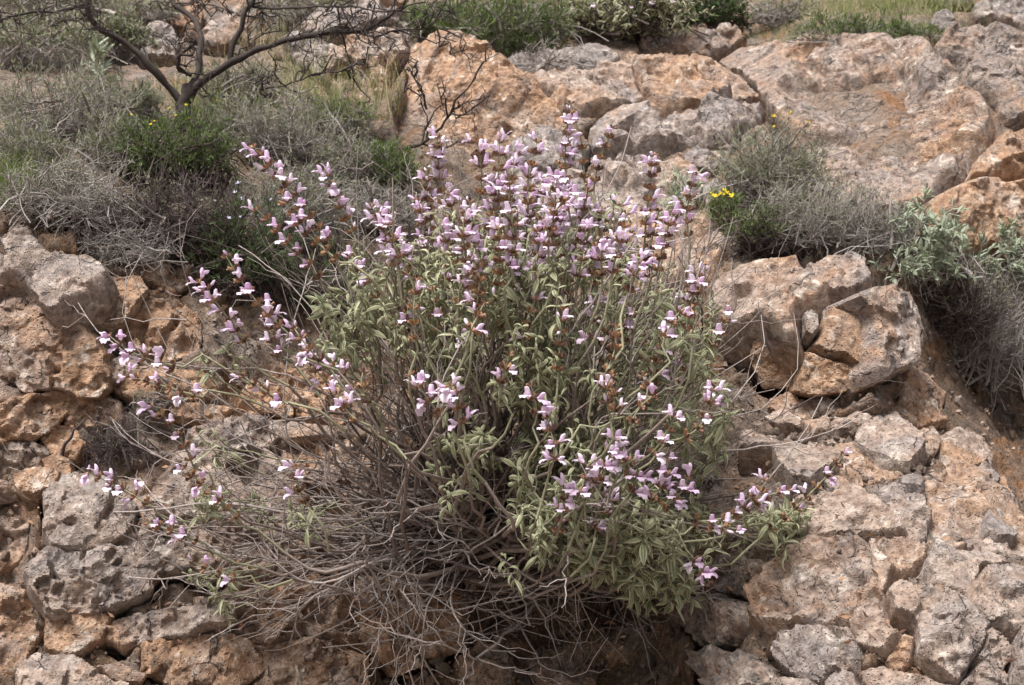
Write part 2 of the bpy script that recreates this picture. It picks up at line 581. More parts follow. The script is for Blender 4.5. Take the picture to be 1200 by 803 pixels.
def rock_mesh(poly, T=0.07, lift=0.0, tilt=(0, 0), edge=0.30, fac=1.0, rough=1.0, cs=None, face=0.0, cut=1.0, deep=1):
    """poly: outline seen from the road. T: how far it stands proud. tilt: lean of its face (x, z)."""
    ROCKSEED[0] += 1
    sd = ROCKSEED[0]
    poly = np.asarray(poly, float)
    ROCK_POLYS.append((poly, deep))
    A = W(poly[:, 0], poly[:, 1], depth(poly[:, 0], poly[:, 1]) - lift)
    c = A.mean(0)
    n = np.linalg.svd(A - c)[2][2]
    if n @ c > 0:
        n = -n
    n = nrm(n + tilt[0] * np.array([1, 0, 0]) + tilt[1] * np.array([0, 0, 1]))
    v = -nrm(c)
    k = 0
    while n @ v < 0.42 + face and k < 30:
        n = nrm(n + 0.06 * v)
        k += 1
    rays = nrm(W(poly[:, 0], poly[:, 1], 1.0))
    P = rays * ((c @ n) / (rays @ n))[:, None]
    e1 = nrm(np.array([1.0, 0, 0]) - n[0] * n)
    e2 = np.cross(n, e1)
    q = np.stack([(P - c) @ e1, (P - c) @ e2], -1)
    # subdivide and roughen the outline
    ln = np.linalg.norm(np.roll(q, -1, 0) - q, axis=1)
    ext = float(np.sqrt(np.prod(q.max(0) - q.min(0))))
    step = min(0.012, max(0.0035, 0.05 * ext)) * max(1.0, c[1] / 3)
    pts = []
    for i in range(len(q)):
        m = max(1, int(ln[i] / step))
        for s in range(m):
            pts.append(q[i] + (q[(i + 1) % len(q)] - q[i]) * s / m)
    pts = np.array(pts)
    for _ in range(1):
        pts = 0.5 * pts + 0.25 * (np.roll(pts, 1, 0) + np.roll(pts, -1, 0))
    p3 = np.c_[pts, np.full(len(pts), sd * 3.1)]
    size = math.sqrt(max(1e-6, 0.5 * abs(np.sum(pts[:, 0] * np.roll(pts[:, 1], -1) - pts[:, 1] * np.roll(pts[:, 0], -1)))))
    jit = np.stack([fbm(p3, 22, 4, sd, 0.6), fbm(p3 + 5, 22, 4, sd + 1, 0.6)], -1)
    pts = pts + jit * min(0.016, 0.09 * size)
    cs = cs or 0.0034 * max(1.0, c[1] / 3)
    lo, hi = pts.min(0) - cs, pts.max(0) + cs
    xs = np.arange(lo[0], hi[0] + cs, cs)
    ys = np.arange(lo[1], hi[1] + cs, cs)
    gx, gy = np.meshgrid(xs, ys)
    g = np.stack([gx.ravel(), gy.ravel()], -1)
    d, near, ins = seg_dist(g, pts)
    nx, ny = len(xs), len(ys)
    idx = np.arange(nx * ny).reshape(ny, nx)
    quads = np.stack([idx[:-1, :-1], idx[:-1, 1:], idx[1:, 1:], idx[1:, :-1]], -1).reshape(-1, 4)
    keep = ins[quads].sum(1) >= 1
    quads = quads[keep]
    g = np.where(ins[:, None], g, near)
    d = np.where(ins, d, 0)
    X = np.c_[g, np.full(len(g), sd * 1.7)]
    T = min(T, 0.42 * size + 0.01)
    # broken edge: a steep chipped side, a chamfer of uneven width, then the flat
    ch = fbm(X, 12, 3, sd + 60)
    r = (0.5 + 0.9 * np.clip(0.5 + ch, 0, 1)) * min(edge * 0.22 * size, 0.022) + 0.003
    u = np.clip(d / r, 0, 1)
    sil = np.clip(d / 0.004, 0, 1) ** 0.6
    ed = 0.42 * sil + 0.58 * (1 - (1 - u) ** 1.7)
    f1 = facets(X + 3 * sd, max(0.05, size * 0.36), sd, 0.55)
    f2 = facets(X + 9 * sd, max(0.022, size * 0.16), sd + 40, 0.5)
    n1 = fbm(X, 1.5 / max(size, 0.05), 3, sd + 3)
    n2 = fbm(X, 14, 6, sd + 9, 0.55)
    n3 = fbm(X, 9, 4, sd + 21, 0.5, ridged=True)
    A1 = min(0.060, 0.20 * size) * fac
    A2 = min(0.022, 0.07 * size) * fac
    h = T * (ed - 0.62) + ed ** 0.5 * (A1 * f1 * 1.1 + A2 * f2 + 0.07 * size * n1 * fac) \
        + rough * (0.5 + .5 * ed) * (0.016 * n2 - 0.010 * np.maximum(0, n3 - 0.35))
    h = h + rough * (0.4 + .6 * ed) * terrace(X, 6.0, sd + 31)
    rs = np.random.default_rng(sd)
    for kk in range(6):                    # corners knocked off along flat breaks
        th = rs.random() * 6.283
        pr = g @ np.array([math.cos(th), math.sin(th)])
        of = pr[ins].max() * (0.30 + 0.5 * rs.random()) if ins.any() else 0
        hp_ = 0.40 * T + 0.02 * size - (0.25 + 0.55 * rs.random()) * cut * (pr - of) + 0.010 * n2 * rough + 0.5 * A2 * f2
        h = np.minimum(h, np.maximum(hp_, -0.75 * T))
    V = c + g[:, :1] * e1 + g[:, 1:] * e2 + h[:, None] * n
    # skirt that carries the block back into the bank
    ec = {}
    E = np.concatenate([quads[:, [0, 1]], quads[:, [1, 2]], quads[:, [2, 3]], quads[:, [3, 0]]])
    key = np.sort(E, 1)
    uq, inv, cnt = np.unique(key, axis=0, return_inverse=True, return_counts=True)
    B = E[cnt[inv.ravel()] == 1]
    used, remap = np.unique(quads), None
    rm = np.full(len(V), -1)
    rm[used] = np.arange(len(used))
    V2 = V[used]
    quads = rm[quads]
    B = rm[B]
    bv = np.unique(B)
    rb = np.full(len(V2), -1)
    back = max(0.10, 0.5 * size)
    ring = []
    base = len(V2)
    ctr2 = V2[bv].mean(0)
    for s, sh in ((0.35, 0.02), (1.0, 0.16)):
        q3 = V2[bv] + (ctr2 - V2[bv]) * sh - n * back * s
        q3 += (fbm(q3, 25, 3, sd + 77)[:, None] * 0.008) * n
        ring.append(q3)
    rb[bv] = np.arange(len(bv))
    r1, r2 = base + rb, base + len(bv) + rb
    sk1 = np.stack([B[:, 1], B[:, 0], r1[B[:, 0]], r1[B[:, 1]]], -1)
    sk2 = np.stack([r1[B[:, 1]], r1[B[:, 0]], r2[B[:, 0]], r2[B[:, 1]]], -1)
    VV = np.concatenate([V2] + ring + [(ctr2 - n * back * 1.05)[None]])
    cap = np.stack([r2[B[:, 1]], r2[B[:, 0]], np.full(len(B), len(VV) - 1)], -1)
    return VV, [np.concatenate([quads, sk1, sk2]), cap], c


def rock(name, poly, col, parent=None, label=None, cat='rock', **kw):
    if parent is None:
        kw.setdefault('cut', 0.55)
        poly = grow(poly, 1.05 if name == 'boulder' else 1.09 if name == 'flat_rock' else 1.0)
    V, Fc, c = rock_mesh(poly, **kw)
    if parent is None:
        org = c.copy()
        me = mesh_np(name, V - org, Fc, M_ROCK, sharp=28)
        o = link(name, me, None, org)
        o['label'] = label
        o['category'] = cat
    else:
        me = mesh_np(name, V - np.array(parent.location), Fc, M_ROCK, sharp=28)
        o = link(name, me, parent)
    o.color = (col[0], col[1], col[2], 1)
    return o


# --- upper slope: boulders that stand by themselves.  colour = (orange, grey, dark lichen)
rock('boulder', [(483, 50), (527, 46), (560, 46), (577, 62), (603, 86), (640, 112), (661, 133), (664, 160), (640, 176), (600, 186), (560, 190), (505, 182), (470, 160), (463, 125), (477, 107), (480, 77)],
     (0.62, 0.25, 0.25), label='big orange-tan boulder with a pale sloping ridge, behind the flower spikes', cat='boulder', T=0.13, edge=0.35, tilt=(-0.15, -0.25), face=0.25, fac=0.8)
rock('boulder', [(385, 50), (433, 46), (450, 37), (477, 43), (481, 67), (460, 88), (457, 135), (427, 138), (398, 124), (378, 84)],
     (0.55, 0.4, 0.3), label='narrow upright grey rock with a rusty cleft, against the orange boulder', cat='boulder', T=0.12, face=0.25)
rock('boulder', [(352, 40), (372, 14), (420, 6), (470, 10), (490, 28), (484, 42), (450, 35), (425, 44), (388, 48)],
     (0.2, 0.75, 0.25), label='low pale grey rock lying above the narrow upright rock', cat='rock', T=0.10, face=0.2)
rock('flat_rock', [(590, 78), (620, 70), (660, 64), (700, 58), (727, 69), (722, 77), (690, 84), (655, 89), (612, 93)],
     (0.05, 0.85, 0.35), label='thin flat grey slab jutting over the slope below the dark green needle shrub', cat='rock slab', T=0.10, lift=0.07, fac=0.5, deep=6)
rock('flat_rock', [(612, 98), (650, 88), (690, 82), (727, 77), (747, 98), (751, 118), (722, 128), (680, 132), (660, 128), (640, 112)],
     (0.42, 0.42, 0.12), label='smooth tan and grey slab just beneath the thin jutting slab', T=0.09, cat='rock slab', fac=0.7)
rock('boulder', [(748, 56), (760, 40), (800, 37), (845, 36), (862, 32), (876, 47), (862, 55), (851, 68), (838, 72), (800, 68), (770, 66), (752, 66)],
     (0.45, 0.5, 0.3), label='small knobbly boulder with an orange end, at the edge of the grass', cat='boulder', T=0.12, lift=0.04, face=0.2)
rock('boulder', [(731, 70), (770, 68), (800, 71), (838, 75), (858, 82), (876, 108), (893, 118), (875, 124), (840, 126), (800, 126), (755, 120), (748, 96)],
     (0.55, 0.35, 0.15), label='tan and orange rock wedged under the small knobbly boulder', T=0.10, cat='rock', deep=5)
rock('boulder', [(848, 70), (856, 60), (873, 52), (910, 57), (940, 60), (970, 50), (1013, 52), (1077, 58), (1087, 65), (1111, 88), (1131, 114), (1157, 135), (1158, 156), (1145, 173), (1131, 196), (1100, 217), (1090, 236), (1047, 246), (990, 245), (960, 215), (925, 175), (900, 130), (893, 114), (874, 88)],
     (0.45, 0.45, 0.33), label='huge weathered tan slab of rock behind the grey bushes', cat='boulder', T=0.11, edge=0.14, fac=1.25, rough=1.3, cut=0.3, deep=6, cs=0.0036, tilt=(-0.05, -0.1))
rock('boulder', [(1093, 57), (1112, 36), (1145, 28), (1175, 38), (1205, 58), (1270, 80), (1280, 130), (1205, 146), (1182, 152), (1168, 148), (1167, 132), (1142, 110), (1122, 85)],
     (0.35, 0.5, 0.42), label='blotchy grey and tan boulder cracked away from the huge slab', cat='boulder', T=0.12, face=0.15, cut=.4, fac=.7, deep=6)
rock('boulder', [(1163, 162), (1185, 156), (1210, 150), (1290, 150), (1290, 205), (1210, 207), (1168, 204), (1138, 206), (1150, 180)],
     (0.6, 0.25, 0.2), label='tan rock beneath the blotchy boulder, above a dark horizontal crack', cat='rock', T=0.10, deep=6)
rock('boulder', [(1102, 230), (1130, 216), (1165, 217), (1205, 222), (1290, 225), (1290, 305), (1205, 300), (1120, 292), (1096, 255)],
     (0.75, 0.2, 0.05), label='smooth peach-orange rock below the dark horizontal crack, behind the pale-leaved sage', cat='rock', T=0.10, fac=0.5, deep=6)
rock('boulder', [(1138, 28), (1143, 10), (1175, -2), (1260, -25), (1300, 20), (1290, 66), (1205, 54), (1175, 35)],
     (0.3, 0.75, 0.3), label='rounded grey-brown boulder highest up the slope, above the blotchy boulder', cat='boulder', T=0.16, face=0.2)
rock('stone', [(1087, 30), (1095, 15), (1110, 11), (1121, 22), (1116, 36), (1100, 39)],
     (0.0, 1.0, 0.35), label='small round grey stone set in the grass strip', cat='stone', T=0.08, face=0.3, lift=0.04)
rock('stone', [(1078, 6), (1084, -8), (1110, -12), (1140, -5), (1142, 10), (1110, 14)],
     (0.0, 0.9, 0.7), label='dark grey stone at the upper edge of the grass strip', cat='stone', T=0.08, face=0.3)
rock('flat_rock', [(698, 152), (720, 136), (770, 133), (803, 127), (850, 119), (872, 126), (893, 122), (884, 140), (862, 150), (856, 167), (838, 170), (800, 162), (775, 168), (720, 168)],
     (0.2, 0.7, 0.15), label='pale grey jagged slab with an overhanging front edge above the small layered stones', cat='rock slab', T=0.11, lift=0.05, tilt=(0, 0.1), deep=6)
rock('stone', [(694, 165), (715, 160), (720, 172), (712, 180), (694, 178)], (0.1, 0.8, 0.3), label='small grey stone tucked under the jagged slab beside the tallest flower spike', cat='stone', T=0.05, face=0.2)
rock('stone', [(700, 185), (716, 180), (722, 190), (704, 195)], (0.3, 0.6, 0.1), label='small tan stone below the little grey stone under the jagged slab', cat='stone', T=0.04, face=0.2)
rock('stone', [(800, 184), (818, 172), (836, 182), (846, 196), (838, 206), (815, 202), (800, 194)], (0.25, 0.75, 0.2), label='angular grey-brown stone with a pointed top among the layered stones', cat='stone', T=0.06, face=0.2)
rock('stone', [(826, 162), (856, 168), (860, 178), (842, 178), (826, 172)], (0.3, 0.6, 0.15), label='flat tan stone uppermost of the layered stones below the jagged slab', cat='stone', T=0.05, face=0.1)
rock('stone', [(828, 177), (856, 181), (854, 194), (840, 190)], (0.3, 0.6, 0.3), label='thin grey stone sandwiched between the flat tan stone and the pointed stone', cat='stone', T=0.05, face=0.1)
rock('stone', [(822, 222), (840, 210), (856, 222), (852, 240), (826, 242)], (0.2, 0.7, 0.1), label='rounded greyish stone next to the yellow flowers', cat='stone', T=0.06, face=0.3)
rock('flat_rock', [(598, 172), (640, 155), (664, 162), (692, 174), (680, 196), (640, 200), (604, 192)], (0.05, 0.9, 0.2), label='pale grey rough rock at the foot of the big orange boulder', cat='rock', T=0.09, face=0.15)
rock('flat_rock', [(690, 204), (740, 184), (795, 188), (828, 216), (806, 250), (745, 262), (695, 250)], (0.35, 0.55, 0.1), label='broad tan-grey slab behind the densest flower spikes', cat='rock slab', T=0.08)
rock('flat_rock', [(600, 205), (680, 200), (690, 250), (650, 275), (600, 265)], (0.3, 0.65, 0.1), label='pale slab mostly hidden by pink flower spikes', cat='rock slab', T=0.07)
rock('flat_rock', [(700, 262), (760, 262), (830, 245), (850, 290), (815, 330), (740, 330), (700, 300)], (0.55, 0.3, 0.05), label='tan rock face behind the sage, beside the split boulder', cat='rock', T=0.08)
rock('rock', [(152, 60), (160, 36), (182, 26), (204, 32), (214, 50), (210, 70), (170, 78)], (0.1, 0.8, 0.2), label='rounded pale grey rock behind the fork of the small tree', cat='rock', T=0.13, face=0.25, lift=0.05)
rock('rock', [(180, 22), (200, 4), (236, 2), (242, 24), (232, 42), (205, 40)], (0.7, 0.3, 0.4), label='brown-orange rock directly above the rounded pale rock behind the tree', cat='rock', T=0.10, face=0.2)
rock('rock', [(232, 44), (250, 22), (286, 20), (310, 32), (305, 52), (262, 62), (238, 56)], (0.5, 0.5, 0.2), label='tan rock between the two right-hand limbs of the small tree', cat='rock', T=0.11, face=0.2)
rock('rock', [(262, 14), (285, -4), (318, -2), (322, 26), (296, 28)], (0.6, 0.3, 0.3), label='brown block beside a dark hollow above the tree limbs', cat='rock', T=0.10, face=0.2)
rock('rock', [(330, 50), (348, 34), (376, 42), (400, 56), (408, 90), (392, 104), (350, 80)], (0.15, 0.8, 0.2), label='grey rock slope under the long horizontal tree limb', cat='rock', T=0.09, face=0.15)
rock('rock', [(356, 30), (358, -6), (420, -14), (480, -6), (474, 8), (420, 2), (372, 10)], (0.5, 0.4, 0.2), label='orange-brown rock at the upper edge above the low pale grey rock', cat='rock', T=0.1, face=0.2)

# --- the split boulder on the right
sb = empty('split_boulder', S(975, 455), 'rounded tan boulder split by dark cracks into several blocks, perched above the crumbling outcrop', 'boulder')
for p, c, kw in [
    ([(828, 366), (848, 338), (873, 321), (938, 310), (947, 332), (972, 349), (971, 356), (946, 362), (936, 372), (938, 399), (917, 397), (883, 386), (843, 378)], (0.42, 0.38, 0.15), dict(T=0.13, lift=0.09, tilt=(-0.1, 0.25))),
    ([(942, 309), (967, 300), (993, 299), (1013, 305), (1021, 328), (1013, 336), (987, 346), (974, 344), (950, 330)], (0.3, 0.6, 0.2), dict(T=0.11, lift=0.06, face=0.2)),
    ([(990, 350), (1013, 341), (1040, 335), (1057, 345), (1072, 365), (1074, 385), (1068, 401), (1061, 431), (1047, 442), (1028, 445), (1019, 431), (1019, 401), (1012, 371)], (0.3, 0.55, 0.2), dict(T=0.13, lift=0.12, tilt=(0.1, 0.1))),
    ([(967, 366), (980, 356), (999, 366), (1009, 379), (1015, 402), (1009, 430), (980, 417), (951, 404), (964, 391)], (0.6, 0.3, 0.22), dict(T=0.10, lift=0.085)),
    ([(940, 369), (950, 364), (961, 369), (961, 385), (953, 395), (943, 391)], (0.15, 0.75, 0.2), dict(T=0.07, lift=0.10)),
    ([(942, 411), (980, 422), (1012, 435), (1016, 448), (987, 464), (950, 466), (929, 459), (936, 435)], (0.85, 0.1, 0.15), dict(T=0.08, lift=0.05, tilt=(0, -0.4))),
    ([(882, 390), (915, 400), (938, 404), (935, 430), (926, 455), (893, 456), (876, 425)], (0.75, 0.1, 0.2), dict(T=0.08, lift=0.03, tilt=(0, -0.5)))]:
    rock('rock_piece', grow(p, 1.02), c, sb, deep=6, edge=0.14, fac=0.45, cut=0.55, rough=0.8, **kw)

# --- crumbling outcrop, lower right
ro = empty('rock_outcrop', S(1020, 800), 'broad cracked outcrop of pale pinkish-tan limestone blocks below the split boulder', 'rock outcrop')
G1, G2, G3 = (0.12, 0.62, 0.15), (0.3, 0.45, 0.12), (0.5, 0.25, 0.1)
for p, c, kw in [
    ([(908, 663), (935, 640), (1005, 629), (1019, 663), (1028, 694), (1000, 708), (967, 722), (943, 732), (920, 727), (888, 722), (877, 700), (886, 672)], (0.35, 0.5, 0.3), dict(T=0.10, lift=0.03)),
    ([(903, 759), (925, 745), (945, 736), (973, 732), (999, 740), (1005, 769), (999, 787), (977, 784), (960, 799), (933, 794), (910, 777)], (0.05, 0.85, 0.5), dict(T=0.10, lift=0.04)),
    ([(997, 733), (1006, 707), (1030, 702), (1039, 723), (1056, 740), (1033, 769), (1017, 760), (1001, 750)], (0.42, 0.3, 0.15), dict(T=0.09, lift=0.04)),
    ([(1059, 743), (1073, 750), (1068, 773), (1053, 784), (1036, 772)], (0.42, 0.3, 0.15), dict(T=0.07, lift=0.03)),
    ([(1039, 697), (1053, 681), (1074, 694), (1100, 688), (1129, 705), (1146, 724), (1154, 737), (1143, 763), (1121, 800), (1093, 787), (1071, 764), (1074, 737), (1049, 720)], (0.2, 0.6, 0.2), dict(T=0.11, lift=0.05)),
    ([(1159, 734), (1173, 746), (1188, 767), (1178, 787), (1160, 780), (1145, 768)], G1, dict(T=0.09, lift=0.03)),
    ([(1148, 672), (1200, 674), (1300, 680), (1300, 745), (1195, 738), (1161, 729), (1135, 704), (1141, 682)], G1, dict(T=0.09, lift=0.02)),
    ([(1192, 742), (1300, 750), (1300, 830), (1195, 830), (1183, 792), (1192, 768)], (0.1, 0.7, 0.4), dict(T=0.10, lift=0.02)),
    ([(1021, 633), (1067, 630), (1086, 637), (1080, 653), (1048, 669), (1040, 689), (1031, 692), (1022, 660)], G2, dict(T=0.07)),
    ([(1091, 641), (1120, 647), (1163, 654), (1183, 667), (1147, 669), (1137, 697), (1100, 685), (1088, 669)], G1, dict(T=0.08)),
    ([(930, 596), (958, 576), (1004, 572), (1020, 586), (1046, 606), (1060, 624), (1010, 626), (940, 636), (918, 624)], (0.3, 0.3, 0.05), dict(T=0.08)),
    ([(1024, 580), (1050, 572), (1080, 582), (1092, 604), (1084, 628), (1062, 624), (1042, 600)], (0.15, 0.65, 0.15), dict(T=0.07)),
    ([(1082, 566), (1120, 558), (1152, 568), (1180, 590), (1200, 622), (1200, 664), (1165, 650), (1118, 644), (1094, 632), (1094, 600)], (0.32, 0.40, 0.1), dict(T=0.09)),
    ([(1152, 608), (1168, 600), (1188, 634), (1168, 636), (1152, 628)], (0.1, 0.8, 0.3), dict(T=0.08, lift=0.03)),
    ([(1090, 628), (1118, 630), (1134, 640), (1118, 646), (1096, 640)], (0.3, 0.2, 0.0), dict(T=0.05, lift=0.03)),
    ([(906, 530), (928, 525), (950, 534), (984, 540), (981, 550), (962, 558), (945, 568), (926, 564), (912, 548)], (0.15, 0.6, 0.25), dict(T=0.11, lift=0.05, face=0.15)),
    ([(1003, 520), (1016, 500), (1034, 487), (1050, 488), (1068, 502), (1079, 516), (1077, 530), (1066, 546), (1044, 540), (1020, 530)], (0.2, 0.55, 0.05), dict(T=0.10, lift=0.05, tilt=(0, 0.2))),
    ([(1081, 503), (1094, 500), (1104, 512), (1101, 530), (1088, 540), (1079, 530)], G3, dict(T=0.09, lift=0.03)),
    ([(1104, 514), (1132, 504), (1150, 522), (1158, 545), (1136, 552), (1118, 550), (1104, 534)], (0.45, 0.3, 0.05), dict(T=0.09, lift=0.03)),
    ([(1124, 546), (1144, 536), (1160, 545), (1168, 566), (1162, 572), (1146, 566)], (0.1, 0.5, 0.0), dict(T=0.07, lift=0.03)),
    ([(1162, 548), (1176, 562), (1190, 590), (1180, 588), (1168, 570)], G3, dict(T=0.07, lift=0.01)),
    ([(904, 466), (925, 459), (946, 468), (956, 482), (940, 490), (920, 484), (902, 480)], (0.6, 0.2, 0.05), dict(T=0.08, lift=0.03)),
    ([(950, 470), (1012, 466), (1026, 474), (1010, 480), (980, 486), (958, 482)], G2, dict(T=0.06)),
    ([(896, 494), (918, 484), (940, 494), (938, 503), (914, 502)], G3, dict(T=0.06, lift=0.02)),
    ([(942, 496), (975, 488), (1020, 484), (1032, 488), (1012, 502), (985, 508), (950, 506)], G2, dict(T=0.07)),
    ([(874, 506), (910, 506), (950, 510), (984, 512), (982, 524), (940, 522), (906, 526), (872, 520)], (0.25, 0.45, 0.1), dict(T=0.07)),
    ([(1026, 474), (1060, 470), (1090, 480), (1108, 492), (1080, 500), (1050, 486)], G3, dict(T=0.06)),
    ([(980, 526), (1004, 524), (1040, 544), (1058, 556), (1040, 566), (1008, 566), (984, 552)], G3, dict(T=0.06)),
    ([(966, 560), (984, 554), (1004, 566), (996, 572), (970, 572)], G2, dict(T=0.05, lift=0.02)),
    ([(1053, 560), (1068, 557), (1083, 562), (1080, 574), (1056, 572)], (0.0, 0.9, 0.55), dict(T=0.06, lift=0.04)),
    ([(803, 703), (830, 697), (868, 703), (873, 735), (851, 763), (820, 755), (802, 733)], (0.2, 0.65, 0.5), dict(T=0.10, lift=0.02, tilt=(0, -0.2))),
    ([(817, 771), (868, 763), (898, 776), (905, 806), (850, 822), (820, 800)], (0.15, 0.7, 0.55), dict(T=0.09, lift=0.01)),
    ([(843, 652), (880, 655), (884, 675), (878, 700), (846, 692), (838, 670)], (0.2, 0.65, 0.5), dict(T=0.08, lift=0.01)),
    ([(968, 802), (985, 787), (1004, 791), (1012, 830), (965, 835)], (0.1, 0.75, 0.4), dict(T=0.08)),
    ([(1008, 792), (1034, 778), (1064, 790), (1092, 794), (1120, 806), (1110, 840), (1015, 840)], (0.35, 0.35, 0.1), dict(T=0.06)),
    ([(1126, 802), (1144, 774), (1176, 790), (1184, 830), (1130, 840)], (0.2, 0.6, 0.4), dict(T=0.07)),
    ([(908, 800), (930, 797), (958, 803), (960, 840), (908, 840)], (0.1, 0.7, 0.5), dict(T=0.07)),
    ([(1056, 470), (1058, 430), (1088, 440), (1106, 462), (1104, 486), (1080, 478)], (0.55, 0.3, 0.1), dict(T=0.06))]:
    kw['lift'] = kw.get('lift', 0) * 0.55
    kw['rough'] = 1.15
    low = np.mean([q_[1] for q_ in p]) > 690
    kw['T'] *= 0.8 if low else 0.5
    kw['fac'] = 0.7
    kw['deep'] = 4 if low else -2
    c = (c[0], c[1] * .8, c[2] * .7)
    kw['cut'] = 0.4
    kw['edge'] = 0.09
    kw['tilt'] = tuple(np.array(kw.get('tilt', (0, 0))) + 0.09 * rng.normal(size=2))
    rock('rock_block', grow(p, 1.06 if low else 1.12), c, ro, **kw)

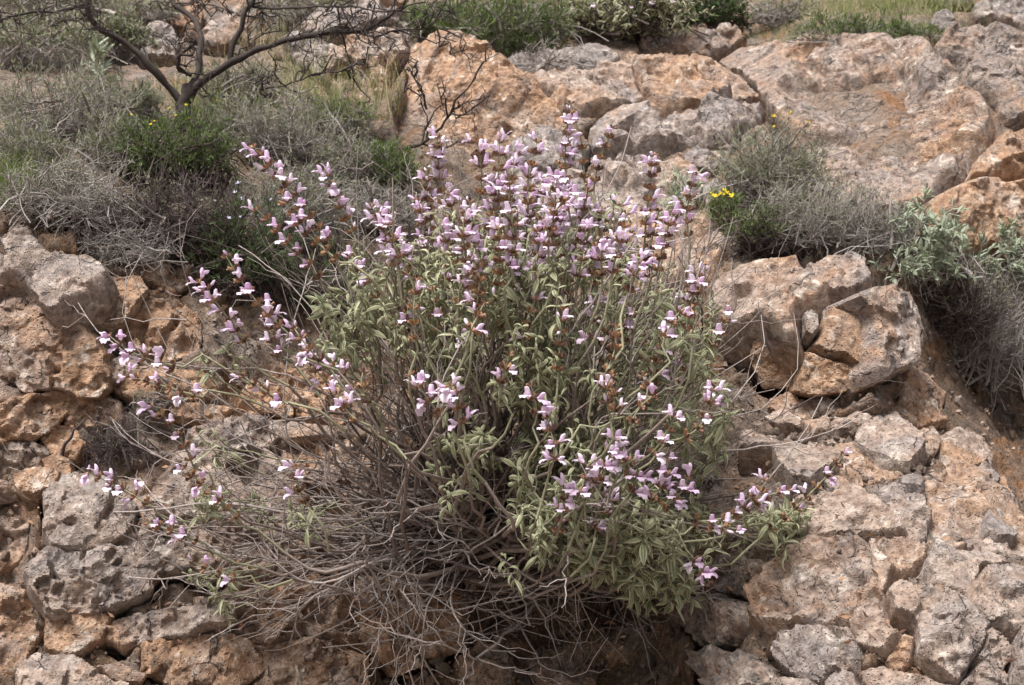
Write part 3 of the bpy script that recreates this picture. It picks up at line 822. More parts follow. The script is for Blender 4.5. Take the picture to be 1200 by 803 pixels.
# --- rock face on the left
lo_ = empty('rock_outcrop', S(90, 720), 'rough rock face of grey and ochre blocks below the grey thorn scrub', 'rock outcrop')
for p, c, kw in [
    ([(-60, 268), (0, 276), (33, 272), (53, 297), (100, 304), (108, 318), (93, 338), (56, 360), (36, 340), (23, 326), (-20, 338), (-60, 330)], (0.2, 0.7, 0.35), dict(T=0.11, lift=0.05)),
    ([(-60, 336), (-20, 342), (20, 330), (34, 344), (50, 364), (44, 378), (6, 412), (-60, 410)], (0.45, 0.4, 0.4), dict(T=0.07)),
    ([(64, 358), (77, 350), (93, 349), (101, 368), (97, 386), (83, 386), (66, 372)], (0.25, 0.5, 0.2), dict(T=0.07, lift=0.05)),
    ([(102, 338), (127, 327), (160, 330), (167, 345), (142, 378), (110, 375), (103, 360)], (0.55, 0.4, 0.25), dict(T=0.09, lift=0.03)),
    ([(110, 318), (140, 300), (190, 310), (215, 332), (198, 342), (165, 326), (128, 324)], (0.5, 0.4, 0.3), dict(T=0.07)),
    ([(7, 418), (50, 379), (92, 389), (116, 418), (123, 445), (107, 461), (67, 456), (40, 456), (13, 439)], (0.48, 0.36, 0.22), dict(T=0.11, lift=0.05)),
    ([(-60, 418), (2, 420), (12, 444), (38, 460), (20, 468), (-60, 476)], (0.4, 0.4, 0.35), dict(T=0.07)),
    ([(-60, 482), (23, 470), (66, 458), (80, 470), (62, 495), (36, 514), (-60, 516)], (0.55, 0.2, 0.0), dict(T=0.09, lift=0.03)),
    ([(168, 348), (200, 346), (226, 374), (232, 410), (192, 420), (152, 402), (143, 386)], (0.75, 0.1, 0.3), dict(T=0.07)),
    ([(124, 426), (150, 412), (160, 432), (148, 446), (126, 446)], (0.4, 0.4, 0.1), dict(T=0.06, lift=0.02)),
    ([(136, 452), (170, 434), (232, 440), (250, 462), (212, 470), (160, 468)], (0.7, 0.15, 0.2), dict(T=0.07)),
    ([(84, 470), (110, 464), (136, 470), (140, 492), (110, 500), (80, 496)], (0.65, 0.2, 0.35), dict(T=0.06)),
    ([(62, 500), (82, 500), (100, 520), (88, 540), (62, 532), (52, 516)], (0.9, 0.0, 0.1), dict(T=0.06)),
    ([(-60, 520), (30, 520), (52, 530), (40, 548), (4, 560), (-60, 556)], (0.2, 0.5, 0.5), dict(T=0.08)),
    ([(52, 540), (66, 533), (80, 540), (84, 556), (70, 558), (56, 550)], (0.9, 0.0, 0.1), dict(T=0.06, lift=0.03)),
    ([(18, 560), (40, 548), (66, 557), (62, 572), (40, 580), (22, 574)], (0.55, 0.3, 0.15), dict(T=0.08, lift=0.05)),
    ([(-60, 566), (0, 564), (18, 572), (12, 584), (-60, 596)], (0.3, 0.45, 0.3), dict(T=0.07, lift=0.02)),
    ([(60, 572), (80, 562), (112, 562), (140, 574), (150, 596), (143, 622), (117, 636), (70, 638), (57, 622), (56, 596)], (0.1, 0.75, 0.3), dict(T=0.11, lift=0.04)),
    ([(43, 669), (60, 646), (100, 642), (138, 645), (174, 663), (168, 693), (133, 703), (93, 712), (67, 712), (50, 696)], (0.15, 0.7, 0.4), dict(T=0.11, lift=0.05)),
    ([(145, 570), (180, 548), (235, 532), (300, 534), (336, 562), (330, 602), (262, 620), (190, 606), (156, 594)], (0.22, 0.55, 0.05), dict(T=0.08, lift=0.01)),
    ([(228, 506), (240, 498), (290, 494), (322, 496), (328, 508), (300, 524), (262, 526), (236, 516)], (0.2, 0.7, 0.2), dict(T=0.08, lift=0.04)),
    ([(206, 470), (250, 472), (290, 480), (322, 488), (316, 494), (260, 494), (214, 490)], (0.5, 0.35, 0.2), dict(T=0.06, lift=0.02)),
    ([(292, 452), (332, 450), (342, 468), (338, 488), (302, 482), (288, 468)], (0.75, 0.15, 0.1), dict(T=0.07, lift=0.02)),
    ([(338, 440), (380, 444), (404, 466), (398, 496), (362, 494), (346, 474)], (0.8, 0.1, 0.1), dict(T=0.07)),
    ([(330, 502), (344, 496), (376, 500), (392, 506), (382, 516), (340, 516)], (0.2, 0.6, 0.1), dict(T=0.06, lift=0.02)),
    ([(336, 530), (380, 520), (420, 524), (430, 556), (380, 566), (342, 556)], (0.35, 0.5, 0.2), dict(T=0.07)),
    ([(180, 612), (260, 626), (330, 612), (350, 650), (270, 672), (188, 660), (152, 640)], (0.2, 0.65, 0.3), dict(T=0.08)),
    ([(120, 740), (156, 720), (210, 708), (262, 706), (258, 730), (200, 746), (150, 756)], (0.35, 0.5, 0.3), dict(T=0.09, lift=0.02, tilt=(0, 0.2))),
    ([(262, 704), (320, 690), (380, 680), (420, 700), (400, 740), (330, 752), (268, 738)], (0.4, 0.45, 0.3), dict(T=0.08)),
    ([(60, 720), (100, 718), (124, 724), (112, 748), (84, 764), (60, 756)], (0.6, 0.2, 0.3), dict(T=0.06)),
    ([(30, 780), (50, 774), (84, 778), (106, 790), (140, 802), (130, 840), (30, 840)], (0.2, 0.55, 0.05), dict(T=0.10, lift=0.05, tilt=(0, 0.3))),
    ([(118, 782), (140, 778), (168, 790), (160, 800), (132, 796)], (0.5, 0.3, 0.2), dict(T=0.06, lift=0.03)),
    ([(178, 756), (230, 748), (276, 752), (300, 780), (270, 806), (206, 800), (176, 784)], (0.5, 0.35, 0.35), dict(T=0.07)),
    ([(306, 760), (370, 756), (420, 770), (420, 830), (320, 830)], (0.5, 0.3, 0.3), dict(T=0.07)),
    ([(430, 690), (480, 680), (540, 700), (530, 760), (470, 780), (430, 750)], (0.7, 0.2, 0.2), dict(T=0.06)),
    ([(540, 772), (560, 760), (590, 770), (596, 806), (548, 810)], (0.2, 0.6, 0.3), dict(T=0.07, lift=0.02)),
    ([(610, 770), (650, 764), (690, 778), (690, 830), (612, 830)], (0.5, 0.35, 0.2), dict(T=0.06)),
    ([(-60, 620), (0, 606), (30, 612), (22, 650), (-10, 668), (-60, 670)], (0.4, 0.4, 0.4), dict(T=0.07)),
    ([(-60, 700), (0, 690), (30, 706), (36, 750), (6, 780), (-60, 780)], (0.55, 0.3, 0.3), dict(T=0.06))]:
    kw['lift'] = kw.get('lift', 0) * 0.6
    kw['T'] *= 0.55
    kw['fac'] = 1.0
    kw['deep'] = -2
    c = (c[0] * 1.1 + .05, c[1] * .72, c[2] * .7)
    kw['rough'] = 1.1
    kw['cut'] = 0.5
    kw['edge'] = 0.14
    kw['tilt'] = tuple(np.array(kw.get('tilt', (0, 0))) + 0.10 * rng.normal(size=2))
    rock('rock_block', grow(p, 1.26), c, lo_, **kw)

# --- the bank itself: soil and rubble sheet, pushed back behind the blocks
uxs = np.concatenate([np.arange(-900, -120, 12), np.arange(-120, 1320, 3.6), np.arange(1320, 2101, 12)])
uys = np.concatenate([np.arange(-420, -40, 18), np.arange(-40, 830, 3.3), np.arange(830, 1261, 22)])
hx, hy = np.meshgrid(uxs, uys)
hp = np.stack([hx.ravel(), hy.ravel()], -1)
hd = depth(hp[:, 0], hp[:, 1])
mask = np.zeros(len(hp))
for p, dp in ROCK_POLYS:
    lo2, hi2 = p.min(0) - 8, p.max(0) + 8
    s = np.where(np.all((hp > lo2) & (hp < hi2), axis=1))[0]
    if len(s) == 0:
        continue
    d_, _, in_ = seg_dist(hp[s], p)
    mask[s] = np.maximum(mask[s], np.clip((np.where(in_, d_, -d_) + dp) / 7, 0, 1))
HV = W(hp[:, 0], hp[:, 1], hd)
k0 = facets(HV, 0.11, 501, 0.6)
k1 = facets(HV, 0.045, 502, 0.6)
amp = np.clip((hp[:, 1] - 60) / 260, 0.25, 1)
rel = amp * (0.045 * k0 + 0.020 * k1) + 0.024 * fbm(HV, 9, 6, 503, 0.55) + 0.03 * fbm(HV, 3, 3, 507)
rel = rel + (0.4 + .6 * amp) * terrace(HV, 8.0, 640, 0.2, 0.05)
rel = rel - 0.085 * mask - 0.01
gN = nrm(HV)                     # outward = towards the road, leaning up
outw = nrm(-0.8 * gN + np.array([0, 0, 0.6]))
HV = HV + outw * rel[:, None]


def blob(px, py, rx, ry, p=hp):
    return np.exp(-(((p[:, 0] - px) / rx) ** 2 + ((p[:, 1] - py) / ry) ** 2))


zo = 0.16 + 0.0 * mask
for (a, b, rx, ry, k) in [(1170, 480, 90, 90, 0.3), (560, 760, 160, 60, 0.35), (40, 650, 40, 80, 0.55), (890, 35, 40, 22, 0.7), (470, 110, 30, 50, 0.5), (860, 190, 60, 40, 0.45), (850, 400, 60, 60, 0.4), (250, 440, 90, 40, 0.5), (700, 720, 120, 60, 0.1)]:
    zo = zo + k * blob(a, b, rx, ry)
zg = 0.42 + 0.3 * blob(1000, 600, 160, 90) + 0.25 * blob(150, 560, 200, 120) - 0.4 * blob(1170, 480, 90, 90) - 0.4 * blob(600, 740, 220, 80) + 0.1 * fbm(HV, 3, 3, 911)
zd = 0.35 + 0.45 * blob(1180, 470, 80, 80) + 0.2 * blob(640, 740, 200, 70)  # right hollow: dark reddish soil, with shade of the overhang put into its colour
idx = np.arange(len(hp)).reshape(hx.shape)
HQ = np.stack([idx[:-1, :-1], idx[1:, :-1], idx[1:, 1:], idx[:-1, 1:]], -1).reshape(-1, 4)
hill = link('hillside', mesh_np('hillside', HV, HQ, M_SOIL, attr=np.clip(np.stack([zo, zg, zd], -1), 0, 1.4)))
hill['kind'] = 'structure'
# the verge the photographer stands on
gxs = np.linspace(-60, 60, 61)
gys = np.concatenate([np.linspace(-60, 0, 21), np.linspace(0.2, 3.2, 20)])
vx, vy = np.meshgrid(gxs, gys)
vp = np.stack([vx.ravel(), vy.ravel(), np.full(vx.size, -1.42)], -1)
vp[:, 2] += 0.02 * fbm(vp, 2, 3, 5)
idx = np.arange(vx.size).reshape(vx.shape)
VQ = np.stack([idx[:-1, :-1], idx[:-1, 1:], idx[1:, 1:], idx[1:, :-1]], -1).reshape(-1, 4)
verge = link('ground', mesh_np('ground', vp, VQ, M_ROAD, attr=np.tile([0.3, 0.7, 0.2], (len(vp), 1))))
verge['kind'] = 'structure'

# gravel and crumbs lying on the soil
soil = np.where((mask < 0.4) & (hp[:, 0] > -80) & (hp[:, 0] < 1280) & (hp[:, 1] > 150) & (hp[:, 1] < 820))[0]
gi = rng.choice(soil, 7000)
oct_v = np.array([(1, 0, 0), (-1, 0, 0), (0, 1, 0), (0, -1, 0), (0, 0, 1), (0, 0, -1)], float)
oct_f = np.array([(0, 2, 4), (2, 1, 4), (1, 3, 4), (3, 0, 4), (2, 0, 5), (1, 2, 5), (3, 1, 5), (0, 3, 5)])
gs = 0.0016 + 0.0065 * rng.random(len(gi)) ** 3
gv = HV[gi][:, None] + rng.normal(size=(len(gi), 1, 3)) * 0.004 + outw[gi][:, None] * 0.001 + (oct_v[None] * rng.uniform(.6, 1.25, (len(gi), 6, 1)) + .25 * rng.normal(size=(len(gi), 6, 3))) * gs[:, None, None]
gf = (oct_f[None] + (np.arange(len(gi)) * 6)[:, None, None]).reshape(-1, 3)
gravel = link('gravel', mesh_np('gravel', gv.reshape(-1, 3), gf, M_ROCK, smooth=False))
gravel.color = (0.4, 0.35, 0.2, 1)
gravel['kind'] = 'stuff'
gravel['label'] = 'fine tan gravel and crumbs of rock lying on the bank'
gravel['category'] = 'gravel'

# ------------------------------------------------------------------ leaf, flower and calyx shapes
def leaf_template(bend, curl, nl=5, wid=0.15, fold=0.0, twist=0.0):
    """Lance-shaped leaf along +X, unit length, normal +Z. Returns verts, quads, (along, across)."""
    t = np.linspace(0, 1, nl + 1)
    ws = wid * np.sin(np.pi * np.clip(t, 0.02, 0.985) ** 0.8) ** 0.8
    vs = np.array([-1, -0.5, 0, 0.5, 1])
    th = -bend * t ** 1.3
    x = np.concatenate([[0], np.cumsum(np.cos(0.5 * (th[1:] + th[:-1])) / nl)])
    z = np.concatenate([[0], np.cumsum(np.sin(0.5 * (th[1:] + th[:-1])) / nl)])
    V, A = [], []
    for i in range(nl + 1):
        nx_, nz_ = -math.sin(th[i]), math.cos(th[i])
        for v in vs:
            a = v * curl
            yy = ws[i] * (math.sin(a) / curl if abs(curl) > 1e-3 else v)
            zz = -ws[i] * (1 - math.cos(a)) / max(abs(curl), 1e-3) * 1.0 + fold * abs(v) * ws[i]
            tw = twist * t[i]
            yy, zz = yy * math.cos(tw) - zz * math.sin(tw), yy * math.sin(tw) + zz * math.cos(tw)
            V.append((x[i] + nx_ * zz, yy, z[i] + nz_ * zz))
            A.append((t[i], abs(v)))
    idx = np.arange((nl + 1) * 5).reshape(nl + 1, 5)
    Q = np.stack([idx[:-1, :-1], idx[1:, :-1], idx[1:, 1:], idx[:-1, 1:]], -1).reshape(-1, 4)
    return np.array(V), Q, np.array(A)


LEAVES = [leaf_template(0.6, 1.0, wid=0.18), leaf_template(1.7, 1.6, wid=0.18), leaf_template(2.8, 1.9, wid=0.17), leaf_template(1.3, 1.4, wid=0.2, twist=0.8),
          leaf_template(4.2, 1.6, wid=0.15), leaf_template(2.2, 2.3, wid=0.18, twist=-0.7)]
NEEDLE = (np.array([(0, -.03, 0), (0, .03, 0), (.55, .05, .03), (.55, -.05, .03), (1, 0, 0)], float), np.array([(0, 1, 2, 3)]), np.array([(0, 0), (0, 0), (.5, .5), (.5, .5), (1, 1)], float))


def blade_template():
    V = np.array([(0, -.009, 0), (0, .009, 0), (.4, -.009, .05), (.4, .009, .05), (.75, -.006, .0), (.75, .006, .0), (1.0, 0.003, -.16), (1.0, -0.003, -.16)], float)
    return V, np.array([(0, 1, 3, 2), (2, 3, 5, 4), (4, 5, 6, 7)]), np.stack([V[:, 0], np.zeros(8)], -1)


BLADE = blade_template()
LEAFLET = (np.array([(0, 0, 0), (.45, .17, .03), (1, 0, -.12), (.45, -.17, .03), (.5, 0, .09)], float), np.array([(0, 4, 2, 1), (0, 3, 2, 4)]),
           np.array([(0, 0), (.5, 1), (1, .5), (.5, 1), (.5, 0)], float))


def frames(d, up):
    d = nrm(d)
    s = nrm(np.cross(up, d))
    return d, s, np.cross(d, s)


def place(tpl, o, d, up, size, tint=None):
    """Copies of a template at origins o, along d, upper side towards up."""
    V, Q, A = tpl
    N = len(o)
    ex, ey, ez = frames(d, up)
    size = np.broadcast_to(size, (N,))
    P = o[:, None] + size[:, None, None] * (V[None, :, 0, None] * ex[:, None] + V[None, :, 1, None] * ey[:, None] + V[None, :, 2, None] * ez[:, None])
    F_ = (Q[None] + (np.arange(N) * len(V))[:, None, None]).reshape(-1, Q.shape[1])
    a = np.zeros((N, len(V), 3))
    a[..., 0] = (rng.random(N) if tint is None else tint)[:, None]
    a[..., 1] = A[None, :, 0]
    a[..., 2] = A[None, :, 1]
    return P.reshape(-1, 3), F_, a.reshape(-1, 3)


def flower_template(kind):
    """Two-lipped sage flower along +X, unit length; up is +Z."""
    V, Q, A = [], [], []

    def loft(rings, closed=True):
        b = len(V)
        n = len(rings[0])
        for r in rings:
            for p in r:
                V.append(p)
                A.append((min(1, max(0, p[0])), 0.5))
        for i in range(len(rings) - 1):
            for j in range(n if closed else n - 1):
                k = (j + 1) % n
                Q.append((b + i * n + j, b + i * n + k, b + (i + 1) * n + k, b + (i + 1) * n + j))

    def ring(x, z, r, ry=None, tilt=0.0, n=6):
        ry = ry or r
        out = []
        for j in range(n):
            a = 2 * math.pi * j / n
            yy, zz = ry * math.cos(a), r * math.sin(a)
            out.append((x - zz * math.sin(tilt), yy, z + zz * math.cos(tilt)))
        return out
    if kind == 'bud':
        loft([ring(0, 0, .07), ring(.25, .02, .12), ring(.5, .05, .16), ring(.72, .09, .13), ring(.85, .11, .03)])
    else:
        loft([ring(0, 0, .07), ring(.2, .01, .11), ring(.4, .03, .17, .19), ring(.54, .05, .21, .24)])
        # hood
        h = .1 if kind == 'a' else .0
        loft([ring(.46, .13, .13, .19, .3), ring(.60, .20 + h * .3, .13, .19, .5), ring(.74, .26 + h, .11, .15, .8), ring(.84, .28 + h, .07, .10, 1.1), ring(.88, .25 + h, .015, .02, 1.3)])
        # lower lip with two side lobes
        for y0, yw, ln, dz in ((0, .22, .46, -.30), (.20, .12, .28, -.12), (-.20, .12, .28, -.12)):
            rows = []
            for t in (0, .35, .7, 1):
                x = .5 + ln * math.sin(t * 1.4)
                z = -.05 + dz * t * t - .03
                wv_ = yw * (0.55 + 0.9 * math.sin(math.pi * min(.92, .25 + t * .75)))
                rows.append([(x, y0 * (1 + t * .4) - wv_, z - .05 * t), (x, y0 * (1 + t * .4), z), (x, y0 * (1 + t * .4) + wv_, z - .05 * t)])
            loft(rows, False)
    return np.array(V, float), np.array(Q), np.array(A, float)


FLOWERS = [flower_template('a'), flower_template('b'), flower_template('bud')]


def calyx_template():
    V, Q, A = [], [], []
    n = 5
    for x, r in ((0, .10), (.3, .24), (.65, .30), (1.0, .40)):
        for j in range(n):
            a = 2 * math.pi * j / n
            V.append((x + (.18 if x == 1.0 and j % 2 else 0), r * math.cos(a), r * math.sin(a)))
            A.append((x, 0))
    for i in range(3):
        for j in range(n):
            Q.append((i * n + j, i * n + (j + 1) % n, (i + 1) * n + (j + 1) % n, (i + 1) * n + j))
    return np.array(V), np.array(Q), np.array(A, float)


CALYX = calyx_template()


def perp(d, n):
    """n unit vectors round the axis d."""
    ref = np.array([0, 0, 1.0]) if abs(d[2]) < 0.8 else np.array([1.0, 0, 0])
    a = nrm(np.cross(d, ref))
    b = np.cross(d, a)
    return a, b


# ------------------------------------------------------------------ the flowering sage bush
CX, CY, RX, RY = 560, 440, 480, 350


def bush_y(px, py, t):
    px, py, t = np.broadcast_arrays(np.asarray(px, float), np.asarray(py, float), np.asarray(t, float))
    e = np.sqrt(np.maximum(0.0, 1 - ((px - CX) / RX) ** 2 - ((py - CY) / RY) ** 2))
    front = 2.93 - 0.50 * e
    back = np.minimum(depth(px, py) - 0.06, 3.12)
    back = np.maximum(back, front + 0.02)
    return back * (1 - t) + front * t


def bushP(px, py, t):
    return W(px, py, bush_y(px, py, t))


ROOT = S(565, 625, 0.03)
bush = empty('sage_bush', ROOT, 'large sprawling sage bush with pink flower spikes and a tangle of bare grey stems', 'bush')
RO = np.array(ROOT)

SPIKES = [  # tip, foot of the stalk, flowers
    ((296, 172), (400, 305), 10), ((383, 205), (425, 295), 7), ((435, 243), (470, 335), 8), ((455, 262), (490, 345), 6), ((512, 160), (520, 260), 9),
    ((555, 152), (556, 250), 4), ((586, 166), (586, 265), 7), ((607, 180), (602, 285), 8), ((490, 233), (502, 315), 6), ((577, 212), (577, 305), 8),
    ((618, 205), (614, 300), 8), ((670, 120), (668, 262), 10), ((640, 213), (640, 315), 6), ((663, 233), (656, 322), 7), ((705, 248), (690, 335), 7),
    ((726, 240), (712, 330), 7), ((767, 180), (755, 300), 9), ((788, 250), (766, 335), 7), ((741, 272), (727, 350), 7), ((686, 268), (672, 350), 6),
    ((600, 248), (600, 335), 7), ((546, 248), (551, 330), 7), ((522, 268), (532, 350), 7), ((466, 288), (492, 360), 6), ((822, 308), (776, 385), 4),
    ((812, 363), (770, 420), 3), ((752, 308), (727, 372), 6), ((640, 288), (632, 362), 5), ((600, 298), (600, 362), 4), ((537, 373), (560, 430), 3),
    ((628, 350), (625, 420), 2), ((699, 355), (690, 420), 5), ((735, 358), (722, 420), 4), ((480, 438), (530, 505), 4), ((527, 452), (548, 522), 6),
    ((640, 488), (640, 560), 6), ((721, 515), (700, 585), 8), ((665, 572), (650, 640), 6), ((716, 585), (692, 645), 8), ((742, 543), (720, 600), 3),
    ((782, 538), (746, 600), 5), ((791, 488), (742, 542), 4), ((834, 456), (770, 520), 5), ((897, 562), (800, 612), 5), ((990, 532), (880, 640), 3),
    ((864, 620), (790, 600), 4), ((832, 684), (800, 640), 3), ((233, 330), (300, 420), 9), ((318, 355), (352, 432), 7), ((356, 410), (402, 452), 4),
    ((128, 393), (232, 432), 9), ((390, 428), (432, 472), 4), ((395, 460), (442, 502), 3), ((178, 476), (232, 562), 4), ((103, 553), (192, 602), 6),
    ((172, 612), (252, 642), 4), ((215, 547), (292, 622), 3), ((346, 545), (372, 602), 3), ((225, 658), (302, 672), 2), ((500, 200), (515, 300), 5),
    ((330, 225), (415, 320), 5), ((630, 165), (630, 280), 4), ((560, 290), (565, 350), 4), ((690, 215), (680, 310), 5), ((655, 190), (650, 300), 5), ((345, 385), (395, 440), 3), ((265, 300), (350, 400), 4), ((300, 245), (390, 350), 4), ((410, 300), (455, 370), 5), ((925, 575), (840, 620), 4), ((805, 560), (760, 610), 4), ((690, 545), (675, 600), 5), ((150, 440), (250, 470), 4), ((285, 440), (350, 480), 3)]
nexp = len(SPIKES)
for _ in range(34):           # more spikes in the thick of the crown, most of them past flowering
    a = rng.normal(size=2)
    bx, by = 630 + 105 * a[0], 262 + 52 * a[1]
    bx = min(max(bx, 420), 815)
    SPIKES.append(((bx, by), (bx + rng.normal() * 12 + (600 - bx) * .12, by + 70 + 30 * rng.random()), int(rng.integers(0, 6))))
for _ in range(16):
    bx, by = rng.uniform(420, 860), rng.uniform(320, 560)
    SPIKES.append(((bx, by), (bx + (600 - bx) * .15 + rng.normal() * 14, by + 55), int(rng.integers(0, 3))))

flower_me = {}
for k, tpl in enumerate(FLOWERS):
    a = np.zeros((len(tpl[0]), 3))
    a[:, 1:] = tpl[2]
    flower_me[k] = mesh_np('flower', tpl[0], tpl[1], M_PETAL, attr=a)
leaf_me = []
for k, tpl in enumerate(LEAVES):
    a = np.zeros((len(tpl[0]), 3))
    a[:, 0] = 0.13 * k
    a[:, 1:] = tpl[2]
    leaf_me.append(mesh_np('leaf', tpl[0], tpl[1], M_SAGE, attr=a))


def basis_matrix(o, d, up, s):
    from mathutils import Matrix
    ex, ey, ez = frames(d[None], up[None])
    ex, ey, ez = ex[0] * s, ey[0] * s, ez[0] * s
    return Matrix(((ex[0], ey[0], ez[0], o[0]), (ex[1], ey[1], ez[1], o[1]), (ex[2], ey[2], ez[2], o[2]), (0, 0, 0, 1)))


nfl = 0
extra_flowers = Buf()
WOODY = []
for si, (tip, foot, nf) in enumerate(SPIKES):
    td = np.clip(rng.normal(0.86, 0.12), 0.35, 1.1)
    if tip[1] > 430:
        td = rng.uniform(1.0, 1.16)
    if tip[1] < 300 and 420 < tip[0] < 820:
        td = rng.uniform(0.25, 1.0)
    A0 = bushP(foot[0], foot[1], td)
    tipd = bush_y(foot[0], foot[1], td) - 0.015 * rng.normal()
    B0 = W(tip[0], tip[1], tipd - 0.02)
    sd_ = nrm(B0 - A0)
    r0 = RO + np.array([rng.normal() * .10, -0.05 * rng.random(), rng.normal() * .05])
    L = np.linalg.norm(A0 - r0)
    d0 = nrm(nrm(A0 - r0) + np.array([0.35 * (A0[0] - r0[0]), -0.35, -0.12]) + 0.4 * rng.normal(size=3))
    K = 16
    C = bez(r0[None], (r0 + d0 * L * .42)[None], (A0 - sd_ * L * .30)[None], A0[None], K)
    C = wiggle(C, 0.014, 0.3)
    wood = C[:, :14]
    rad = np.linspace(0.0056, 0.0024, 14) * rng.uniform(0.7, 1.25)
    bb = Buf()
    v, q, a = tubes(wood, rad[None], 5)
    bb.add(v, q, 0, a)
    link('branch', bb.mesh('branch', [M_WOOD], RO), bush)
    WOODY.append(C)
    # the flowering stalk: last stretch of the stem, whorls of calyces
    st = np.concatenate([C[0, 13:], A0 + (B0 - A0) * (np.linspace(0, 1, 9)[1:, None]) + np.sin(np.linspace(0, 3.1, 9))[1:, None] * rng.normal(size=3) * 0.012])
    sb_ = Buf()
    v, q, a = tubes(st[None], np.linspace(0.0024, 0.0011, len(st))[None] * 1.05, 5)
    sb_.add(v, q, 0, a)
    cum = np.concatenate([[0], np.cumsum(np.linalg.norm(np.diff(st, axis=0), axis=1))])
    tot = cum[-1]
    span = np.linalg.norm(B0 - A0) * 0.92
    nw = max(3, int(span / rng.uniform(0.019, 0.026)))
    spots = []
    for wi in range(nw):
        s = tot - 0.004 - span * (wi / nw) ** 1.05
        p = np.array([np.interp(s, cum, st[:, k]) for k in range(3)])
        p2 = np.array([np.interp(min(s + 0.01, tot), cum, st[:, k]) for k in range(3)])
        ax = nrm(p2 - p + 1e-6 * sd_)
        u1, u2 = perp(ax, 1)
        nc = int(rng.integers(4, 8)) if wi > 0 else 4
        ph = rng.random() * 6.28
        for j in range(nc):
            an = ph + 6.283 * j / nc + rng.normal() * .15
            dr = nrm(ax * rng.uniform(0.45, 1.0) + math.cos(an) * u1 + math.sin(an) * u2)
            sz = (0.0085 + 0.0035 * rng.random()) * (0.7 if wi == 0 else 1)
            v, q, a = place(CALYX, (p + dr * 0.002)[None], dr[None], ax[None], sz)
            sb_.add(v, q, 1, a)
            fo = p + dr * (0.002 + sz * .55)
            spots.append((wi, dr @ np.array([0, -1, 0.2]), fo, dr, ax))
    me = sb_.mesh('flower_spike', [M_STALK, M_CALYX], A0)
    sp = link('flower_spike', me, bush, A0 - RO)
    if nf == 0:
        sp.name = 'seed_spike'
    if nf:
        wts = np.array([max(0.05, 0.6 + s_[1]) * math.exp(-((s_[0] / nw - 0.25) / 0.45) ** 2) for s_ in spots])
        nf = min(int(nf * 1.6 + 0.5), len(spots))
        pick = rng.choice(len(spots), nf, replace=False, p=wts / wts.sum())
        for pi in pick:
            _, _, fo, dr, ax = spots[pi]
            k = int(rng.choice(3, p=[.45, .37, .18]))
            fd = nrm(dr + 0.4 * rng.normal(size=3) + np.array([0, -0.15, 0.1]))
            s = rng.uniform(0.0195, 0.0285) * (0.75 if k == 2 else 1)
            if nfl < 300:
                fl = bpy.data.objects.new('flower', flower_me[k])
                COL.objects.link(fl)
                fl.parent = sp
                fl.matrix_local = basis_matrix(fo - A0, fd, np.array([0, 0, 1.0]), s)
                nfl += 1
            else:
                v, q, a = place(FLOWERS[k], fo[None], fd[None], np.array([[0, 0, 1.0]]), s)
                extra_flowers.add(v, q, 0, a)
if extra_flowers.n:
    o = link('flowers', extra_flowers.mesh('flowers', [M_PETAL], RO), bush)
    o['kind'] = 'stuff'

# leafy shoots -------------------------------------------------------------------------------
ZONES = [  # centre, radii, shoots, depth range
    (560, 345, 150, 55, 80, .45, 1.0), (700, 350, 120, 70, 80, .45, 1.0), (470, 320, 80, 50, 30, .5, .95), (790, 400, 70, 60, 34, .4, .95), (590, 420, 110, 50, 42, .6, 1.0), (690, 460, 90, 60, 38, .5, .95),
    (430, 385, 55, 35, 18, .5, .95), (700, 590, 90, 60, 46, .75, 1.05), (770, 610, 55, 60, 26, .7, 1.05), (650, 545, 60, 45, 22, .7, 1.0), (820, 480, 45, 70, 22, .5, .9), (540, 520, 35, 45, 10, .7, 1.0),
    (785, 675, 40, 22, 16, .95, 1.1), (740, 640, 60, 40, 24, .9, 1.1), (660, 610, 50, 40, 14, .9, 1.1), (640, 260, 140, 40, 26, .3, .8), (930, 605, 30, 18, 16, .9, 1.1), (255, 420, 18, 16, 3, .8, 1.0), (262, 695, 18, 20, 4, .8, 1.0), (325, 600, 30, 18, 5, .6, .9), (230, 590, 20, 18, 3, .7, .9),
    (590, 655, 6, 6, 1, 1.0, 1.05), (525, 565, 8, 8, 1, 1.0, 1.05), (395, 355, 30, 30, 8, .6, .9), (240, 510, 14, 14, 2, .5, .7), (230, 675, 14, 12, 2, .7, .9), (880, 620, 40, 16, 5, .7, .9), (560, 300, 120, 30, 20, .4, .9)]
leaf_list = []       # origin, dir, up, size, variant, nearness
shoots = []
